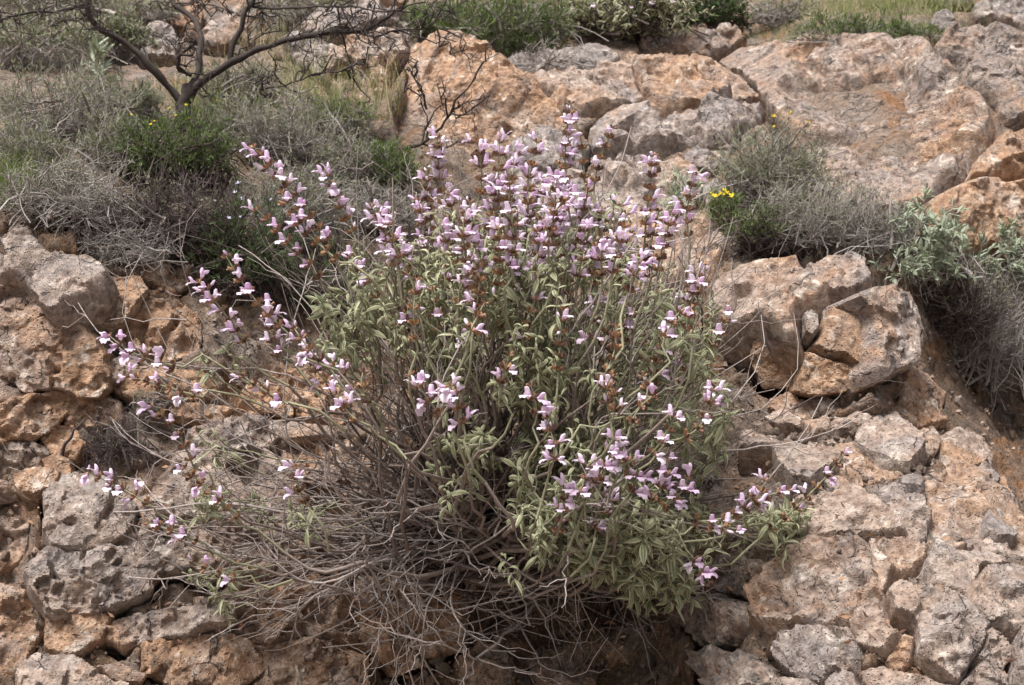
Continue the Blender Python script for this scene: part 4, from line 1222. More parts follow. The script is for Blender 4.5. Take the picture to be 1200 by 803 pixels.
for zx, zy, zrx, zry, n, t0, t1 in ZONES:
    for _ in range(max(1, int(n * (0.9 if zy < 480 else 1.1)))):
        while True:
            a = rng.uniform(-1, 1, 2)
            if a @ a < 1:
                break
        px, py = zx + a[0] * zrx, zy + a[1] * zry
        t = rng.uniform(t0 - .12, t1)
        P = bushP(px, py, t)
        outd = nrm(nrm(P - RO) + np.array([0, -0.35, 0.75]) + 0.6 * rng.normal(size=3))
        L = rng.uniform(0.04, 0.09)
        Q0 = P - outd * L
        back_ = nrm(RO + np.array([0.1 * rng.normal(), 0, .25 * rng.random()]) - Q0)
        Q1 = Q0 + back_ * rng.uniform(0.05, 0.16)
        shoots.append((Q1, Q0, P, outd))
        npair = int(rng.integers(4, 7))
        u1, u2 = perp(outd, 1)
        ph = rng.random() * 3.14
        for k in range(npair):
            s = (k + .3) / npair
            o = P - outd * L * s
            for sgn in (1, -1):
                an = ph + (k % 2) * 1.57 + (0 if sgn > 0 else 3.1416) + rng.normal() * .25
                r = math.cos(an) * u1 + math.sin(an) * u2
                d = nrm(r + outd * (1.3 - 1.25 * s) + np.array([0, 0, -0.65 * s]))
                size = rng.uniform(0.026, 0.050) * (0.6 + 0.7 * s if s < .6 else 1.0)
                leaf_list.append((o, d, nrm(outd + 0.2 * rng.normal(size=3)), size, int(rng.choice(6, p=[.06, .16, .26, .12, .22, .18])), -o[1] + 0.05 * rng.random()))
leaf_list.sort(key=lambda l: -l[5])
for o, d, up, s, k, _ in leaf_list[:300]:
    lf = bpy.data.objects.new('leaf', leaf_me[k])
    COL.objects.link(lf)
    lf.parent = bush
    lf.matrix_local = basis_matrix(o - RO, d, up, s)
fb = Buf()
for k in range(6):
    sel = [l for l in leaf_list[300:] if l[4] == k]
    v, q, a = place(LEAVES[k], np.array([l[0] for l in sel]), np.array([l[1] for l in sel]), np.array([l[2] for l in sel]), np.array([l[3] for l in sel]))
    fb.add(v, q, 0, a)
o = link('foliage', fb.mesh('foliage', [M_SAGE], RO), bush)
o['kind'] = 'stuff'
sh = np.array([[s[0], s[1], s[2]] for s in shoots])
C = bez(sh[:, 0], sh[:, 1], sh[:, 1] * .5 + sh[:, 2] * .5, sh[:, 2], 7)
sb2 = Buf()
v, q, a = tubes(wiggle(C, 0.004), np.linspace(0.0018, 0.0011, 7)[None], 4)
sb2.add(v, q, 0, a)
o = link('leaf_shoots', sb2.mesh('leaf_shoots', [M_STALK], RO), bush)
o['kind'] = 'stuff'

# bare woody stems: long arching ones, each its own branch, then the fine tangle ---------------
ARCS = [  # hand-placed arching stems: points seen from the road, depth fraction, radius mm
    ([(560, 640), (480, 640), (420, 668), (330, 690), (260, 740), (190, 800)], .8, 2.6), ([(540, 640), (450, 690), (350, 700), (210, 770), (110, 758), (20, 730)], .7, 2.0),
    ([(500, 600), (430, 610), (330, 600), (240, 585), (150, 600), (60, 597)], .8, 2.3), ([(520, 610), (400, 640), (290, 700), (200, 690), (120, 680), (70, 620)], .75, 2.0),
    ([(560, 620), (620, 630), (760, 610), (860, 620), (900, 651), (960, 650), (1015, 622), (1050, 570)], .8, 2.0), ([(590, 600), (700, 560), (800, 530), (880, 520), (960, 515), (1000, 490)], .6, 2.0),
    ([(560, 640), (500, 690), (497, 760), (490, 830)], .9, 2.0), ([(550, 650), (520, 680), (540, 740), (580, 770), (605, 762)], 1.0, 2.2), ([(480, 640), (430, 670), (340, 710), (345, 745), (330, 800)], .95, 3.0),
    ([(450, 660), (420, 680), (470, 720), (440, 760), (400, 790)], .9, 2.0), ([(520, 590), (430, 560), (330, 520), (240, 450), (170, 430), (110, 385), (95, 355)], .8, 2.0),
    ([(530, 590), (440, 500), (360, 445), (300, 430), (250, 430), (190, 425)], .85, 2.4), ([(600, 600), (640, 640), (680, 700), (700, 740)], .9, 1.6), ([(620, 610), (700, 640), (740, 690), (748, 750)], .85, 1.5),
    ([(540, 600), (480, 540), (420, 480), (380, 380), (320, 310), (280, 285)], .7, 2.0), ([(620, 600), (720, 520), (790, 440), (860, 370), (930, 330)], .4, 1.6), ([(520, 620), (380, 560), (260, 560), (150, 520), (130, 490)], .6, 1.8),
    ([(490, 620), (380, 610), (250, 650), (160, 620), (40, 560), (10, 550)], .6, 1.7), ([(600, 620), (660, 600), (700, 625), (690, 480), (740, 490), (810, 480)], .9, 2.6), ([(560, 600), (520, 560), (500, 480), (540, 400)], 1.0, 2.0),
    ([(460, 650), (380, 655), (300, 690), (290, 720), (250, 770)], .9, 2.0), ([(500, 660), (440, 650), (400, 690), (350, 690), (300, 640)], 1.0, 2.4), ([(640, 640), (740, 660), (830, 690), (850, 728), (910, 726)], .8, 1.5),
    ([(590, 650), (560, 700), (600, 720), (620, 690), (700, 670)], .95, 1.7), ([(600, 580), (640, 520), (640, 440), (700, 330), (740, 290), (765, 240)], .9, 2.2), ([(600, 580), (560, 480), (600, 380), (640, 300), (655, 200)], .8, 2.0)]
for pts, t, r in ARCS:
    pts = np.array(pts, float)
    sgm = np.concatenate([[0], np.cumsum(np.linalg.norm(np.diff(pts, axis=0), axis=1))])
    K = max(12, int(sgm[-1] / 18))
    u = np.linspace(0, sgm[-1], K)
    xy = np.stack([np.interp(u, sgm, pts[:, 0]), np.interp(u, sgm, pts[:, 1])], -1)
    for _ in range(4):
        xy[1:-1] = .5 * xy[1:-1] + .25 * (xy[:-2] + xy[2:])
    tt = t * np.clip(np.linspace(0.25, 1.6, K), 0, 1)
    C = bushP(xy[:, 0], xy[:, 1], tt)
    C[0] = C[0] * .4 + (RO + np.array([rng.normal() * .06, 0, rng.normal() * .04])) * .6
    C = wiggle(C[None], 0.003, 0.5)
    bb = Buf()
    rr = np.linspace(1.25, 0.55, K) * r * 0.001
    v, q, a = tubes(C, rr[None], 5)
    bb.add(v, q, 0, a)
    tw = side_twigs(C, int(rng.integers(4, 9)), 0.12, 6, 0.9, 0.3, up=0.15)
    v, q, a = tubes(wiggle(tw, 0.004), np.linspace(0.0011, 0.0005, 6)[None] * r / 2, 4)
    bb.add(v, q, 0, a)
    link('branch', bb.mesh('branch', [M_TWIG], RO), bush)

# more crooked grey branches, forking, spread low and to the side
for _ in range(18):
    tx, ty = rng.uniform(90, 560), rng.uniform(560, 790)
    if rng.random() < .25:
        tx = rng.uniform(600, 860)
    t = rng.uniform(.55, 1.1)
    E = bushP(tx, ty, t)
    r0 = RO + np.array([rng.normal() * .10, -.05, rng.normal() * .05])
    L = np.linalg.norm(E - r0)
    d0 = nrm(nrm(E - r0) + np.array([0, -.7, -.1]) + .6 * rng.normal(size=3))
    d1 = nrm(nrm(E - r0) + np.array([0, .1, rng.uniform(-.3, .9)]) + .5 * rng.normal(size=3))
    C = wiggle(bez(r0[None], (r0 + d0 * L * .5)[None], (E - d1 * L * .45)[None], E[None], 20), .007, .45)
    bb = Buf()
    v, q, a = tubes(C, np.linspace(.0042, .0011, 20)[None] * rng.uniform(.6, 1.1), 6)
    bb.add(v, q, 0, a)
    T2 = wiggle(side_twigs(C, int(rng.integers(4, 8)), .20, 9, .8, .3, up=.25), .006, .5)
    v, q, a = tubes(T2, np.linspace(.0021, .0008, 9)[None] * rng.uniform(.7, 1.2, (len(T2), 1)), 5)
    bb.add(v, q, 0, a)
    T3 = wiggle(side_twigs(T2, len(T2) * 2, .09, 6, .8, .3, up=.2), .003, .5)
    v, q, a = tubes(T3, np.linspace(.0012, .0006, 6)[None], 4)
    bb.add(v, q, 0, a)
    link('branch', bb.mesh('branch', [M_TWIG], RO), bush)
# dark stiff stalks of last year, standing up through the crown
for _ in range(46):
    tx, ty = rng.uniform(440, 860), rng.uniform(190, 430)
    t = rng.uniform(.4, 1.0)
    E = bushP(tx, ty, t)
    r0 = RO + np.array([rng.normal() * .10, -.04, rng.normal() * .04])
    L = np.linalg.norm(E - r0)
    C = wiggle(bez(r0[None], (r0 + nrm(np.array([(E - r0)[0] * 1.2, -.25, .5])) * L * .4)[None], (E - nrm(np.array([.15 * rng.normal(), 0, 1])) * L * .35)[None], E[None], 15), .006, .4)
    bb = Buf()
    v, q, a = tubes(C, np.linspace(.0034, .0012, 15)[None] * rng.uniform(.7, 1.2), 5)
    bb.add(v, q, 0, a)
    v, q, a = tubes(wiggle(side_twigs(C, 7, .09, 6, .7, .4, up=.5), .003), np.linspace(.0013, .0007, 6)[None], 4)
    bb.add(v, q, 0, a)
    link('branch', bb.mesh('branch', [M_WOOD if rng.random() < .5 else M_TWIG], RO), bush)
tb = Buf()


def tangle(n, cx, cy, rx, ry, t0, t1, rad=0.0011, droop=0.05, mat=0, sides=3):
    a = rng.normal(size=(n, 2)) * 0.55
    px, py = cx + a[:, 0] * rx, cy + a[:, 1] * ry
    E = bushP(px, py, rng.uniform(t0, t1, n))
    r0 = RO + rng.normal(size=(n, 3)) * np.array([.13, .02, .06]) + np.array([0, -.03, 0])
    L = np.linalg.norm(E - r0, axis=1)[:, None]
    d0 = nrm(nrm(E - r0) + np.array([0, -.5, 0.1]) + .7 * rng.normal(size=(n, 3)))
    d1 = nrm(nrm(E - r0) + np.array([0, -.1, .3]) + 1.1 * rng.normal(size=(n, 3)))
    C = wiggle(bez(r0, r0 + d0 * L * .45, E - d1 * L * .35 - np.array([0, 0, droop]), E, 14), 0.006, 0.35)
    rr = np.linspace(1.9, 0.7, 14)[None] * rad * rng.uniform(.6, 1.4, (n, 1))
    v, q, aa = tubes(C, rr, sides)
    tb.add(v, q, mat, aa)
    ns = n * 2
    mat2 = mat
    T2 = wiggle(side_twigs(C, ns, 0.11, 6, 0.9, 0.35, up=0.2), 0.004)
    v, q, aa = tubes(T2, np.linspace(.0012, .0006, 6)[None] * rng.uniform(.6, 1.4, (ns, 1)), 3)
    tb.add(v, q, mat, aa)
    T3 = side_twigs(T2, ns // 2, 0.05, 4, 0.9, 0.3, up=0.1)
    v, q, aa = tubes(T3, np.linspace(.0006, .00035, 4)[None], 3)
    tb.add(v, q, mat, aa)


tangle(14, 280, 600, 280, 110, .5, 1.0, 0.0016)
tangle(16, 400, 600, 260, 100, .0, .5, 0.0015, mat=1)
tangle(9, 200, 640, 150, 110, .2, .9, 0.0015)
tangle(16, 260, 470, 200, 130, .3, .9, 0.0012)
tangle(13, 470, 700, 240, 90, .5, 1.05, 0.0016, 0.1)
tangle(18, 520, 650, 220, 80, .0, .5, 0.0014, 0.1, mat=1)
tangle(26, 720, 680, 180, 80, .2, .9, 0.0011, 0.1)
tangle(40, 820, 540, 170, 110, .2, .9, 0.0012)
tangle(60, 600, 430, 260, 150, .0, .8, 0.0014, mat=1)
tangle(50, 620, 300, 260, 120, .1, .8, 0.0012)
tangle(26, 800, 360, 140, 120, .1, .8, 0.0012)
tangle(30, 330, 330, 160, 100, .3, .8, 0.0011)
tangle(14, 600, 560, 180, 70, .6, 1.0, 0.0015)
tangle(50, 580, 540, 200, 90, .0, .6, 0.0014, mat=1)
o = link('twigs', tb.mesh('twigs', [M_TWIG, M_DARKTWIG], RO), bush)  # second slot: darker twigs deep inside, the bush's interior shade put into their colour
o['kind'] = 'stuff'
# gnarled stump
nst = 9
r0 = RO + rng.normal(size=(nst, 3)) * np.array([.06, .02, .03]) + np.array([0, .06, -.04])
r1 = RO + rng.normal(size=(nst, 3)) * np.array([.16, .03, .08]) + np.array([0, -.10, .04])
C = wiggle(bez(r0, r0 * .6 + r1 * .4 + np.array([0, -.05, 0]), r0 * .3 + r1 * .7, r1, 10), .01, .4)
stp = Buf()
v, q, a = tubes(C, np.linspace(.012, .005, 10)[None], 7)
stp.add(v, q, 0, a)
link('stump', stp.mesh('stump', [M_WOOD], RO), bush)

# dead leaves caught below the bush
nl_ = 900
px, py = 560 + 230 * rng.normal(size=nl_), 660 + 90 * rng.normal(size=nl_)
P = S(px, py, 0.015 + .03 * rng.random(nl_))
lb = Buf()
v, q, a = place(LEAFLET, P, nrm(rng.normal(size=(nl_, 3))), nrm(rng.normal(size=(nl_, 3))), rng.uniform(.012, .026, nl_))
lb.add(v, q, 0, a)
o = link('leaf_litter', lb.mesh('leaf_litter', [M_CALYX]))
o['kind'] = 'stuff'
o['label'] = 'dry brown fallen leaves caught on the bank under the sage bush'
o['category'] = 'leaf litter'

# ------------------------------------------------------------------ scrub, grass and the small tree
def shrub(name, label, cat, cx, cy, rx, ry, n=160, twig=None, leaf=None, tpl=None, leafn=0, lsize=0.012, flower=None, nfl_=0, fsize=0.010, group=None,
          sides=6, tw=(0.0010, 0.0004), up=0.5, deep=0.8, kink=0.5, sec=5, flat=0.0, lift=0.0, foot=0.75, leafzone=0.35):
    """A shrub whose outline, seen from the road, is centred at (cx, cy) with radii rx, ry. Rooted in the bank."""
    twig = twig or M_GREYTWIG
    d0 = float(depth(cx, cy + foot * ry)) - 0.02
    base = W(cx, cy + foot * ry, d0)
    m = d0 / F
    ax, az, ay = rx * m, ry * m, deep * rx * m
    e = empty(name, base, label, cat, group)
    ctr = W(cx, cy, d0 - lift)
    # tips through the volume of the crown
    u = nrm(rng.normal(size=(n, 3)))
    rad = rng.uniform(0.45, 1.0, n) ** 0.6
    tip = 0.92 * u * rad[:, None] * np.array([ax, ay, az])
    tip *= (1 + 0.16 * vnoise(u * 2.3 + cx, int(cx)))[:, None]
    E = ctr + tip
    st = base + np.c_[rng.normal(size=n) * ax * .45, rng.normal(size=n) * ay * .3 + .02, rng.normal(size=n) * .25 * az]
    L = np.linalg.norm(E - st, axis=1)[:, None]
    dd = nrm(E - st)
    P1 = st + nrm(dd + np.array([0, -.1, up]) + .5 * rng.normal(size=(n, 3))) * L * .4
    P2 = E - nrm(dd + np.array([0, 0, up * .7]) + .6 * rng.normal(size=(n, 3))) * L * .35
    C = wiggle(bez(st, P1, P2, E, 8), 0.03 * max(ax, az) * kink, 0.5)
    b = Buf()
    sc_ = d0 / 3.0
    v, q, a = tubes(C, np.linspace(tw[0] * 1.5, tw[1] * 1.3, 8)[None] * sc_ * rng.uniform(.6, 1.4, (n, 1)), 3)
    b.add(v, q, 0, a)
    T2 = wiggle(side_twigs(C, n * sec, 0.26 * max(ax, az), 4, 0.9, 0.3, up=.3 * up), 0.012 * max(ax, az) * kink, 0.6)
    v, q, a = tubes(T2, np.linspace(tw[0] * .8, tw[1], 4)[None] * sc_ * rng.uniform(.7, 1.3, (len(T2), 1)), 3)
    b.add(v, q, 0, a)
    thick = C[:max(4, n // 14)]
    v, q, a = tubes(thick, np.linspace(.0042, .0014, 8)[None] * sc_ * rng.uniform(.6, 1.3, (len(thick), 1)), 5)
    b.add(v, q, 0, a)
    T3 = side_twigs(T2, int(n * sec * 1.2), 0.11 * max(ax, az), 3, 1.0, 0.2, up=.2 * up)
    v, q, a = tubes(T3, np.linspace(tw[1] * 1.1, tw[1] * .7, 3)[None] * sc_, 3)
    b.add(v, q, 0, a)
    o = link('twigs', b.mesh('twigs', [twig], base), e)
    o['kind'] = 'stuff'
    if leaf:
        src = np.concatenate([T2[:, 1:].reshape(-1, 3), T3.reshape(-1, 3), C[:, 5:].reshape(-1, 3)])
        dirs = np.concatenate([np.gradient(T2, axis=1)[:, 1:].reshape(-1, 3), np.gradient(T3, axis=1).reshape(-1, 3), np.gradient(C, axis=1)[:, 5:].reshape(-1, 3)])
        hgt = (src[:, 2] - (ctr[2] - az)) / (2 * az)
        ok = np.where(hgt > leafzone * (0.7 + .6 * rng.random(len(hgt))))[0]
        if len(ok) == 0:
            ok = np.arange(len(src))
        k = rng.choice(ok, leafn)
        lb = Buf()
        dd = nrm(nrm(dirs[k]) + 0.9 * nrm(rng.normal(size=(leafn, 3))) + np.array([0, 0, .3]))
        tp = tpl if isinstance(tpl, list) else [tpl or NEEDLE]
        for j, t_ in enumerate(tp):
            s_ = slice(j, None, len(tp))
            v, q, a = place(t_, src[k][s_], dd[s_], nrm(rng.normal(size=dd[s_].shape) * .5 + np.array([0, -.2, 1])), lsize * rng.uniform(.6, 1.3, len(dd[s_])))
            lb.add(v, q, 0, a)
        o = link('foliage', lb.mesh('foliage', [leaf], base), e)
        o['kind'] = 'stuff'
    if flower:
        f_me = mesh_np('flower', FL5[0], FL5[1], flower, attr=np.c_[np.zeros(len(FL5[0])), FL5[2]])
        pts = np.concatenate([T2[:, -1], C[:, -1]])
        scr = pts[:, 2] - 0.6 * pts[:, 1]
        cand = np.argsort(-scr)[:max(nfl_ * 4, 8)]
        for k in rng.choice(cand, nfl_, replace=False):
            fo = bpy.data.objects.new('flower', f_me)
            COL.objects.link(fo)
            fo.parent = e
            fo.matrix_local = basis_matrix(pts[k] - base, nrm(np.array([0.3 * rng.normal(), -.6, .7])), np.array([1.0, 0, 0]), fsize * rng.uniform(.7, 1.3))
    return e


def five_petal():
    """Small open flower, axis +X."""
    V, Q, A = [(0, 0, 0)], [], [(0, 0)]
    for j in range(5):
        a = 2 * math.pi * j / 5
        for da, r, x in ((-.5, .55, .2), (0, 1.0, .35), (.5, .55, .2)):
            V.append((x, r * math.cos(a + da), r * math.sin(a + da)))
            A.append((1, .5))
        Q.append((0, 1 + 3 * j, 2 + 3 * j, 3 + 3 * j))
    return np.array(V, float), np.array(Q), np.array(A, float)


FL5 = five_petal()


def grass(name, label, cx, cy, rx, ry, n, h, mat=None, mat2=None, frac=0.2, group=None, lean=0.35, cat='grass', n2=0):
    """Tuft or strip of grass blades standing on the bank."""
    base = S(cx, cy + ry, 0.0)
    e = empty(name, base, label, cat, group)
    for nm, mt, k in (('blades', mat or M_GRASS, int(n * (1 - frac))), ('dry_blades', mat2 or M_STRAW, int(n * frac))):
        if k == 0:
            continue
        px = cx + rng.normal(size=k) * rx * .5
        py = cy + ry * rng.uniform(-1, 1, k)
        P = S(px, py, 0.0) - np.array([0, 0, .01])
        d = nrm(np.array([0, -.12, 1.0]) + lean * rng.normal(size=(k, 3)))
        lb = Buf()
        v, q, a = place(BLADE, P, d, nrm(rng.normal(size=(k, 3))), h * rng.uniform(.4, 1.2, k))
        lb.add(v, q, 0, a)
        o = link(nm, lb.mesh(nm, [mt], base), e)
        o['kind'] = 'stuff'
    return e


SAGE3 = [leaf_template(0.7, 1.0, nl=3, wid=0.16), leaf_template(1.4, 1.4, nl=3, wid=0.15), leaf_template(0.4, 0.8, nl=3, wid=0.18)]

# left-hand scrub, back to front
shrub('thorn_shrub', 'loose grey-green shrub filling the slope above the long horizontal tree limb', 'shrub', 350, 8, 80, 26, 80, M_GREYTWIG, M_GREYLEAF, LEAFLET, 1500, .018)
shrub('thorn_shrub', 'grey-olive shrub on the skyline edge behind the leftmost tree limb', 'shrub', 60, 4, 110, 24, 110, M_GREYTWIG, M_GREYLEAF, LEAFLET, 3600, .020)
shrub('thorn_shrub', 'low tawny twigs around the brown-orange rock behind the tree', 'shrub', 170, 10, 50, 22, 60, M_GREYTWIG, M_GREYLEAF, LEAFLET, 700, .018)
shrub('thorn_shrub', 'grey-olive cushion on the ledge above the bright green grass tuft', 'shrub', 30, 178, 70, 42, 130, M_GREYTWIG, M_GREYLEAF, NEEDLE, 3800, .018)
shrub('thorn_shrub', 'grey cushion squeezed between the yellow-flowered bush and the grey-violet thorns', 'shrub', 128, 165, 52, 42, 110, M_GREYTWIG, M_GREYLEAF, NEEDLE, 2600, .018)
shrub('thorn_shrub', 'grey-green twigs right of the tree trunk, behind the diagonal flower spike', 'shrub', 272, 140, 52, 40, 110, M_GREYTWIG, M_GREYLEAF, NEEDLE, 3000, .018)
shrub('thorn_shrub', 'tawny twigs and grass below the narrow upright rock', 'shrub', 400, 140, 60, 30, 90, M_GREYTWIG, M_GRASS, NEEDLE, 2200, .022)
shrub('thorn_shrub', 'thin brown twigs behind the first tall spikes, below the needle-leaved bush', 'shrub', 440, 240, 70, 34, 120, M_GREYTWIG, M_GREYLEAF, NEEDLE, 900, .014)
shrub('thorn_shrub', 'low grey-green cushion between the tree trunk and the grey rock slope', 'shrub', 285, 95, 60, 28, 90, M_GREYTWIG, M_GREYLEAF, NEEDLE, 2200, .018)
shrub('thorn_shrub', 'olive-leaved grey shrub below the dark thorny twig, highest in the scrub', 'shrub', 50, 45, 95, 42, 110, M_GREYTWIG, M_GREYLEAF, LEAFLET, 3600, .017, deep=.7)
shrub('thorn_shrub', 'pale yellowish-green bush beside the rounded pale rock', 'shrub', 140, 42, 45, 32, 70, M_GREYTWIG, M_GREYLEAF, LEAFLET, 2400, .017, deep=.7)
shrub('thorn_shrub', 'dense grey-violet thorn cushion around the pale-leaved stalk', 'shrub', 65, 120, 100, 62, 170, M_GREYTWIG, M_GREYLEAF, NEEDLE, 5200, .018)
shrub('thorn_shrub', 'grey twiggy cushion right behind the trunk of the small tree', 'shrub', 152, 118, 44, 38, 100, M_GREYTWIG, M_GREYLEAF, NEEDLE, 3600, .018)
grass('grass_tuft', 'yellow-green grass growing between the small tree and the narrow upright rock', 360, 112, 80, 34, 1100, .085, frac=.4, lean=.4)
grass('grass_tuft', 'short grass around the base of the small tree trunk', 235, 120, 50, 18, 420, .10, frac=.3)
shrub('thorn_shrub', 'thin grey twiggy shrub under the long horizontal tree limb', 'shrub', 325, 150, 85, 52, 170, M_GREYTWIG, M_GREYLEAF, NEEDLE, 3800, .018)
shrub('thorn_shrub', 'bare grey-brown twiggy shrub between the grass and the needle-leaved bush', 'shrub', 405, 185, 60, 40, 110, M_GREYTWIG, M_GREYLEAF, NEEDLE, 2200, .016)
shrub('needle_bush', 'rounded green needle-leaved bush at the foot of the orange boulder', 'bush', 445, 195, 55, 34, 120, M_GREYTWIG, M_BROOM, NEEDLE, 6500, .022, leafzone=.15)
shrub('broom_bush', 'dense green bush with small yellow flowers under the tree trunk', 'bush', 208, 176, 88, 50, 220, M_DARKTWIG, M_BROOM, NEEDLE, 16000, .018, M_YELLOW, 9, .004, leafzone=.2)
shrub('thorn_shrub', 'tangle of pale bare branches and dry stems above the grey rock face', 'shrub', 80, 225, 100, 50, 190, M_GREYTWIG, M_GREYLEAF, NEEDLE, 1500, .016, tw=(.0014, .0005), kink=.9)
shrub('thorn_shrub', 'dark purplish mass of dead twigs below the green yellow-flowered bush', 'shrub', 205, 245, 100, 52, 210, M_DARKTWIG, M_GREYLEAF, NEEDLE, 1600, .014, kink=.8)
shrub('thorn_shrub', 'brownish-grey twig tangle spilling over the ochre rock edge', 'shrub', 150, 280, 70, 32, 120, M_GREYTWIG, None, kink=.9)
shrub('thorn_shrub', 'grey-brown twiggy mass between the scrub and the first flower spikes', 'shrub', 345, 235, 85, 55, 190, M_GREYTWIG, M_GREYLEAF, NEEDLE, 4800, .016)
shrub('rosemary_bush', 'dark green bush with tiny pale lavender flowers, half hidden behind sage stems', 'bush', 285, 290, 68, 62, 170, M_DARKTWIG, M_DARKLEAF, NEEDLE, 6500, .020, M_BLUE, 9, .006, leafzone=.2)
shrub('rosemary_bush', 'second dark green bush, in the shade under the long diagonal flower spike', 'bush', 380, 320, 70, 60, 130, M_DARKTWIG, M_DARKLEAF, NEEDLE, 3600, .018, leafzone=.15)
grass('grass_tuft', 'bright green fine grass tuft on the ledge above the grey rock', 18, 236, 40, 16, 1100, .11, frac=.05, lean=.5)
shrub('leafy_stalk', 'upright stalk of broad pale green leaves in the grey thorn cushion', 'plant', 118, 78, 11, 30, 9, M_STALK, M_PALE, SAGE3, 34, .055, sec=2, leafzone=.05, up=1.2)
shrub('thorn_shrub', 'small brown dead bush in the niche of the left rock outcrop', 'shrub', 135, 508, 52, 38, 120, M_DARKTWIG, M_GREYLEAF, NEEDLE, 260, .010, kink=.8, tw=(.0008, .0003))
shrub('thorn_shrub', 'sparse dry twigs beside the ochre stones under the horizontal flower spike', 'shrub', 190, 455, 40, 24, 40, M_GREYTWIG, M_BROOM, NEEDLE, 160, .012, kink=.8, tw=(.0008, .0003))

# upper edge
shrub('needle_bush', 'dark green feathery bush on the shelf above the thin jutting slab', 'bush', 592, 28, 92, 48, 170, M_GREYTWIG, M_BROOM, NEEDLE, 9000, .036, leafzone=.1)
shrub('needle_bush', 'light green grassy bush beside the low pale grey rock', 'bush', 512, 22, 42, 30, 80, M_GREYTWIG, M_BROOM, NEEDLE, 2600, .034, leafzone=.1)
s2 = shrub('sage_bush', 'distant dark green sage with pink flowers behind the knobbly boulder', 'bush', 728, 12, 96, 40, 120, M_DARKTWIG, M_SAGE, SAGE3, 3600, .030, M_PETAL, 46, .013, leafzone=.1)
shrub('needle_bush', 'low dark green bush between the distant sage and the orange soil', 'bush', 825, 8, 60, 32, 110, M_DARKTWIG, M_DARKLEAF, LEAFLET, 5000, .020, leafzone=.1)
grass('grass_strip', 'long strip of green grass above the huge tan slab', 1005, 40, 130, 10, 2600, .055, M_BROOM, frac=.15, lean=.7)
grass('grass_strip', 'dry straw-coloured grass behind the orange soil patch', 975, 12, 110, 12, 1300, .07, frac=.3, lean=.55)
grass('grass_strip', 'dark green grass at the foot of the highest boulder', 1065, 8, 90, 10, 1000, .08, frac=.25, lean=.55)
grass('grass_tuft', 'tall dry grass stalks in the rusty cleft of the upright rock', 452, 122, 24, 14, 60, .15, frac=.6, lean=.2)
grass('grass_tuft', 'straw stalks among the rocks behind the tree limbs', 320, 58, 70, 12, 160, .12, frac=.8, lean=.4)
shrub('thorn_shrub', 'thin bare grey twigs hanging over the thin jutting slab', 'shrub', 640, 68, 48, 22, 34, M_GREYTWIG, None, tw=(.0010, .0005))

shrub('needle_bush', 'low green feathery cushion at the rim of the huge tan slab', 'bush', 985, 38, 62, 18, 90, M_GREYTWIG, M_BROOM, NEEDLE, 3600, .026, leafzone=.1)
shrub('needle_bush', 'low olive cushion in the grass beside the small round grey stone', 'bush', 1058, 40, 34, 16, 60, M_GREYTWIG, M_BROOM, NEEDLE, 1800, .026, leafzone=.1)
shrub('thorn_shrub', 'thin tawny twigs in the grass behind the orange soil', 'shrub', 915, 10, 50, 22, 70, M_GREYTWIG, M_GREYLEAF, NEEDLE, 900, .024)
# right-hand shrubs
shrub('thorn_shrub', 'upper grey-green twiggy bush against the huge tan slab', 'shrub', 905, 195, 80, 56, 210, M_GREYTWIG, M_GREYLEAF, NEEDLE, 9500, .017, M_YELLOW, 4, .007, leafzone=.3)
shrub('thorn_shrub', 'dark grey-violet twiggy mound just above the split boulder', 'shrub', 955, 250, 92, 50, 240, M_GREYTWIG, M_GREYLEAF, NEEDLE, 4200, .015, tw=(.0009, .0004))
shrub('thorn_shrub', 'shadowy olive-brown bush at the back edge of the split boulder', 'shrub', 890, 268, 52, 34, 130, M_DARKTWIG, M_BROOM, NEEDLE, 2400, .017)
shrub('yellow_flower_plant', 'green leafy plant with bright yellow flowers next to the rounded greyish stone', 'plant', 846, 246, 30, 30, 60, M_STALK, M_BROOM, NEEDLE, 1300, .020, M_YELLOW, 7, .009)
shrub('pale_sage', 'small pale-leaved plant between the densest flower spikes and the yellow flowers', 'plant', 805, 230, 30, 40, 26, M_STALK, M_PALE, SAGE3, 200, .026, sec=3, leafzone=.2)
shrub('thorn_shrub', 'dense dark grey bush of fine bare twigs overhanging the orange hollow', 'shrub', 1138, 368, 100, 82, 330, M_GREYTWIG, M_GREYLEAF, NEEDLE, 1300, .013, tw=(.0010, .0004), deep=.7)
shrub('thorn_shrub', 'shadowed mass of dark twigs beneath the pale-leaved sage, against the split boulder', 'shrub', 1120, 345, 80, 62, 200, M_DARKTWIG, M_GREYLEAF, NEEDLE, 1800, .014, lift=.05)
shrub('thorn_shrub', 'mauve-grey twiggy bush between the split boulder and the pale-leaved sage', 'shrub', 1030, 262, 58, 44, 170, M_GREYTWIG, M_GREYLEAF, NEEDLE, 1100, .013)
shrub('pale_sage', 'pale grey-green sage with broad leaves beside the split boulder', 'bush', 1078, 285, 74, 56, 80, M_GREYTWIG, M_PALE, SAGE3, 1900, .023, sec=3, leafzone=.15)
shrub('pale_sage', 'pale-leaved sage sprawling below the peach-orange rock', 'bush', 1172, 300, 72, 46, 80, M_GREYTWIG, M_PALE, SAGE3, 1700, .022, sec=3, leafzone=.15)
grass('grass_tuft', 'small green sprig rooted in a crack of the cracked outcrop', 1050, 550, 14, 4, 90, .022, frac=0.1, lean=.7)

# the small bare tree ---------------------------------------------------------------------------
TR = S(213, 146, 0.0)
tree = empty('small_tree', TR, 'small bare dark-barked tree with a low forked trunk among the thorn scrub', 'tree')
TD = TR[1]


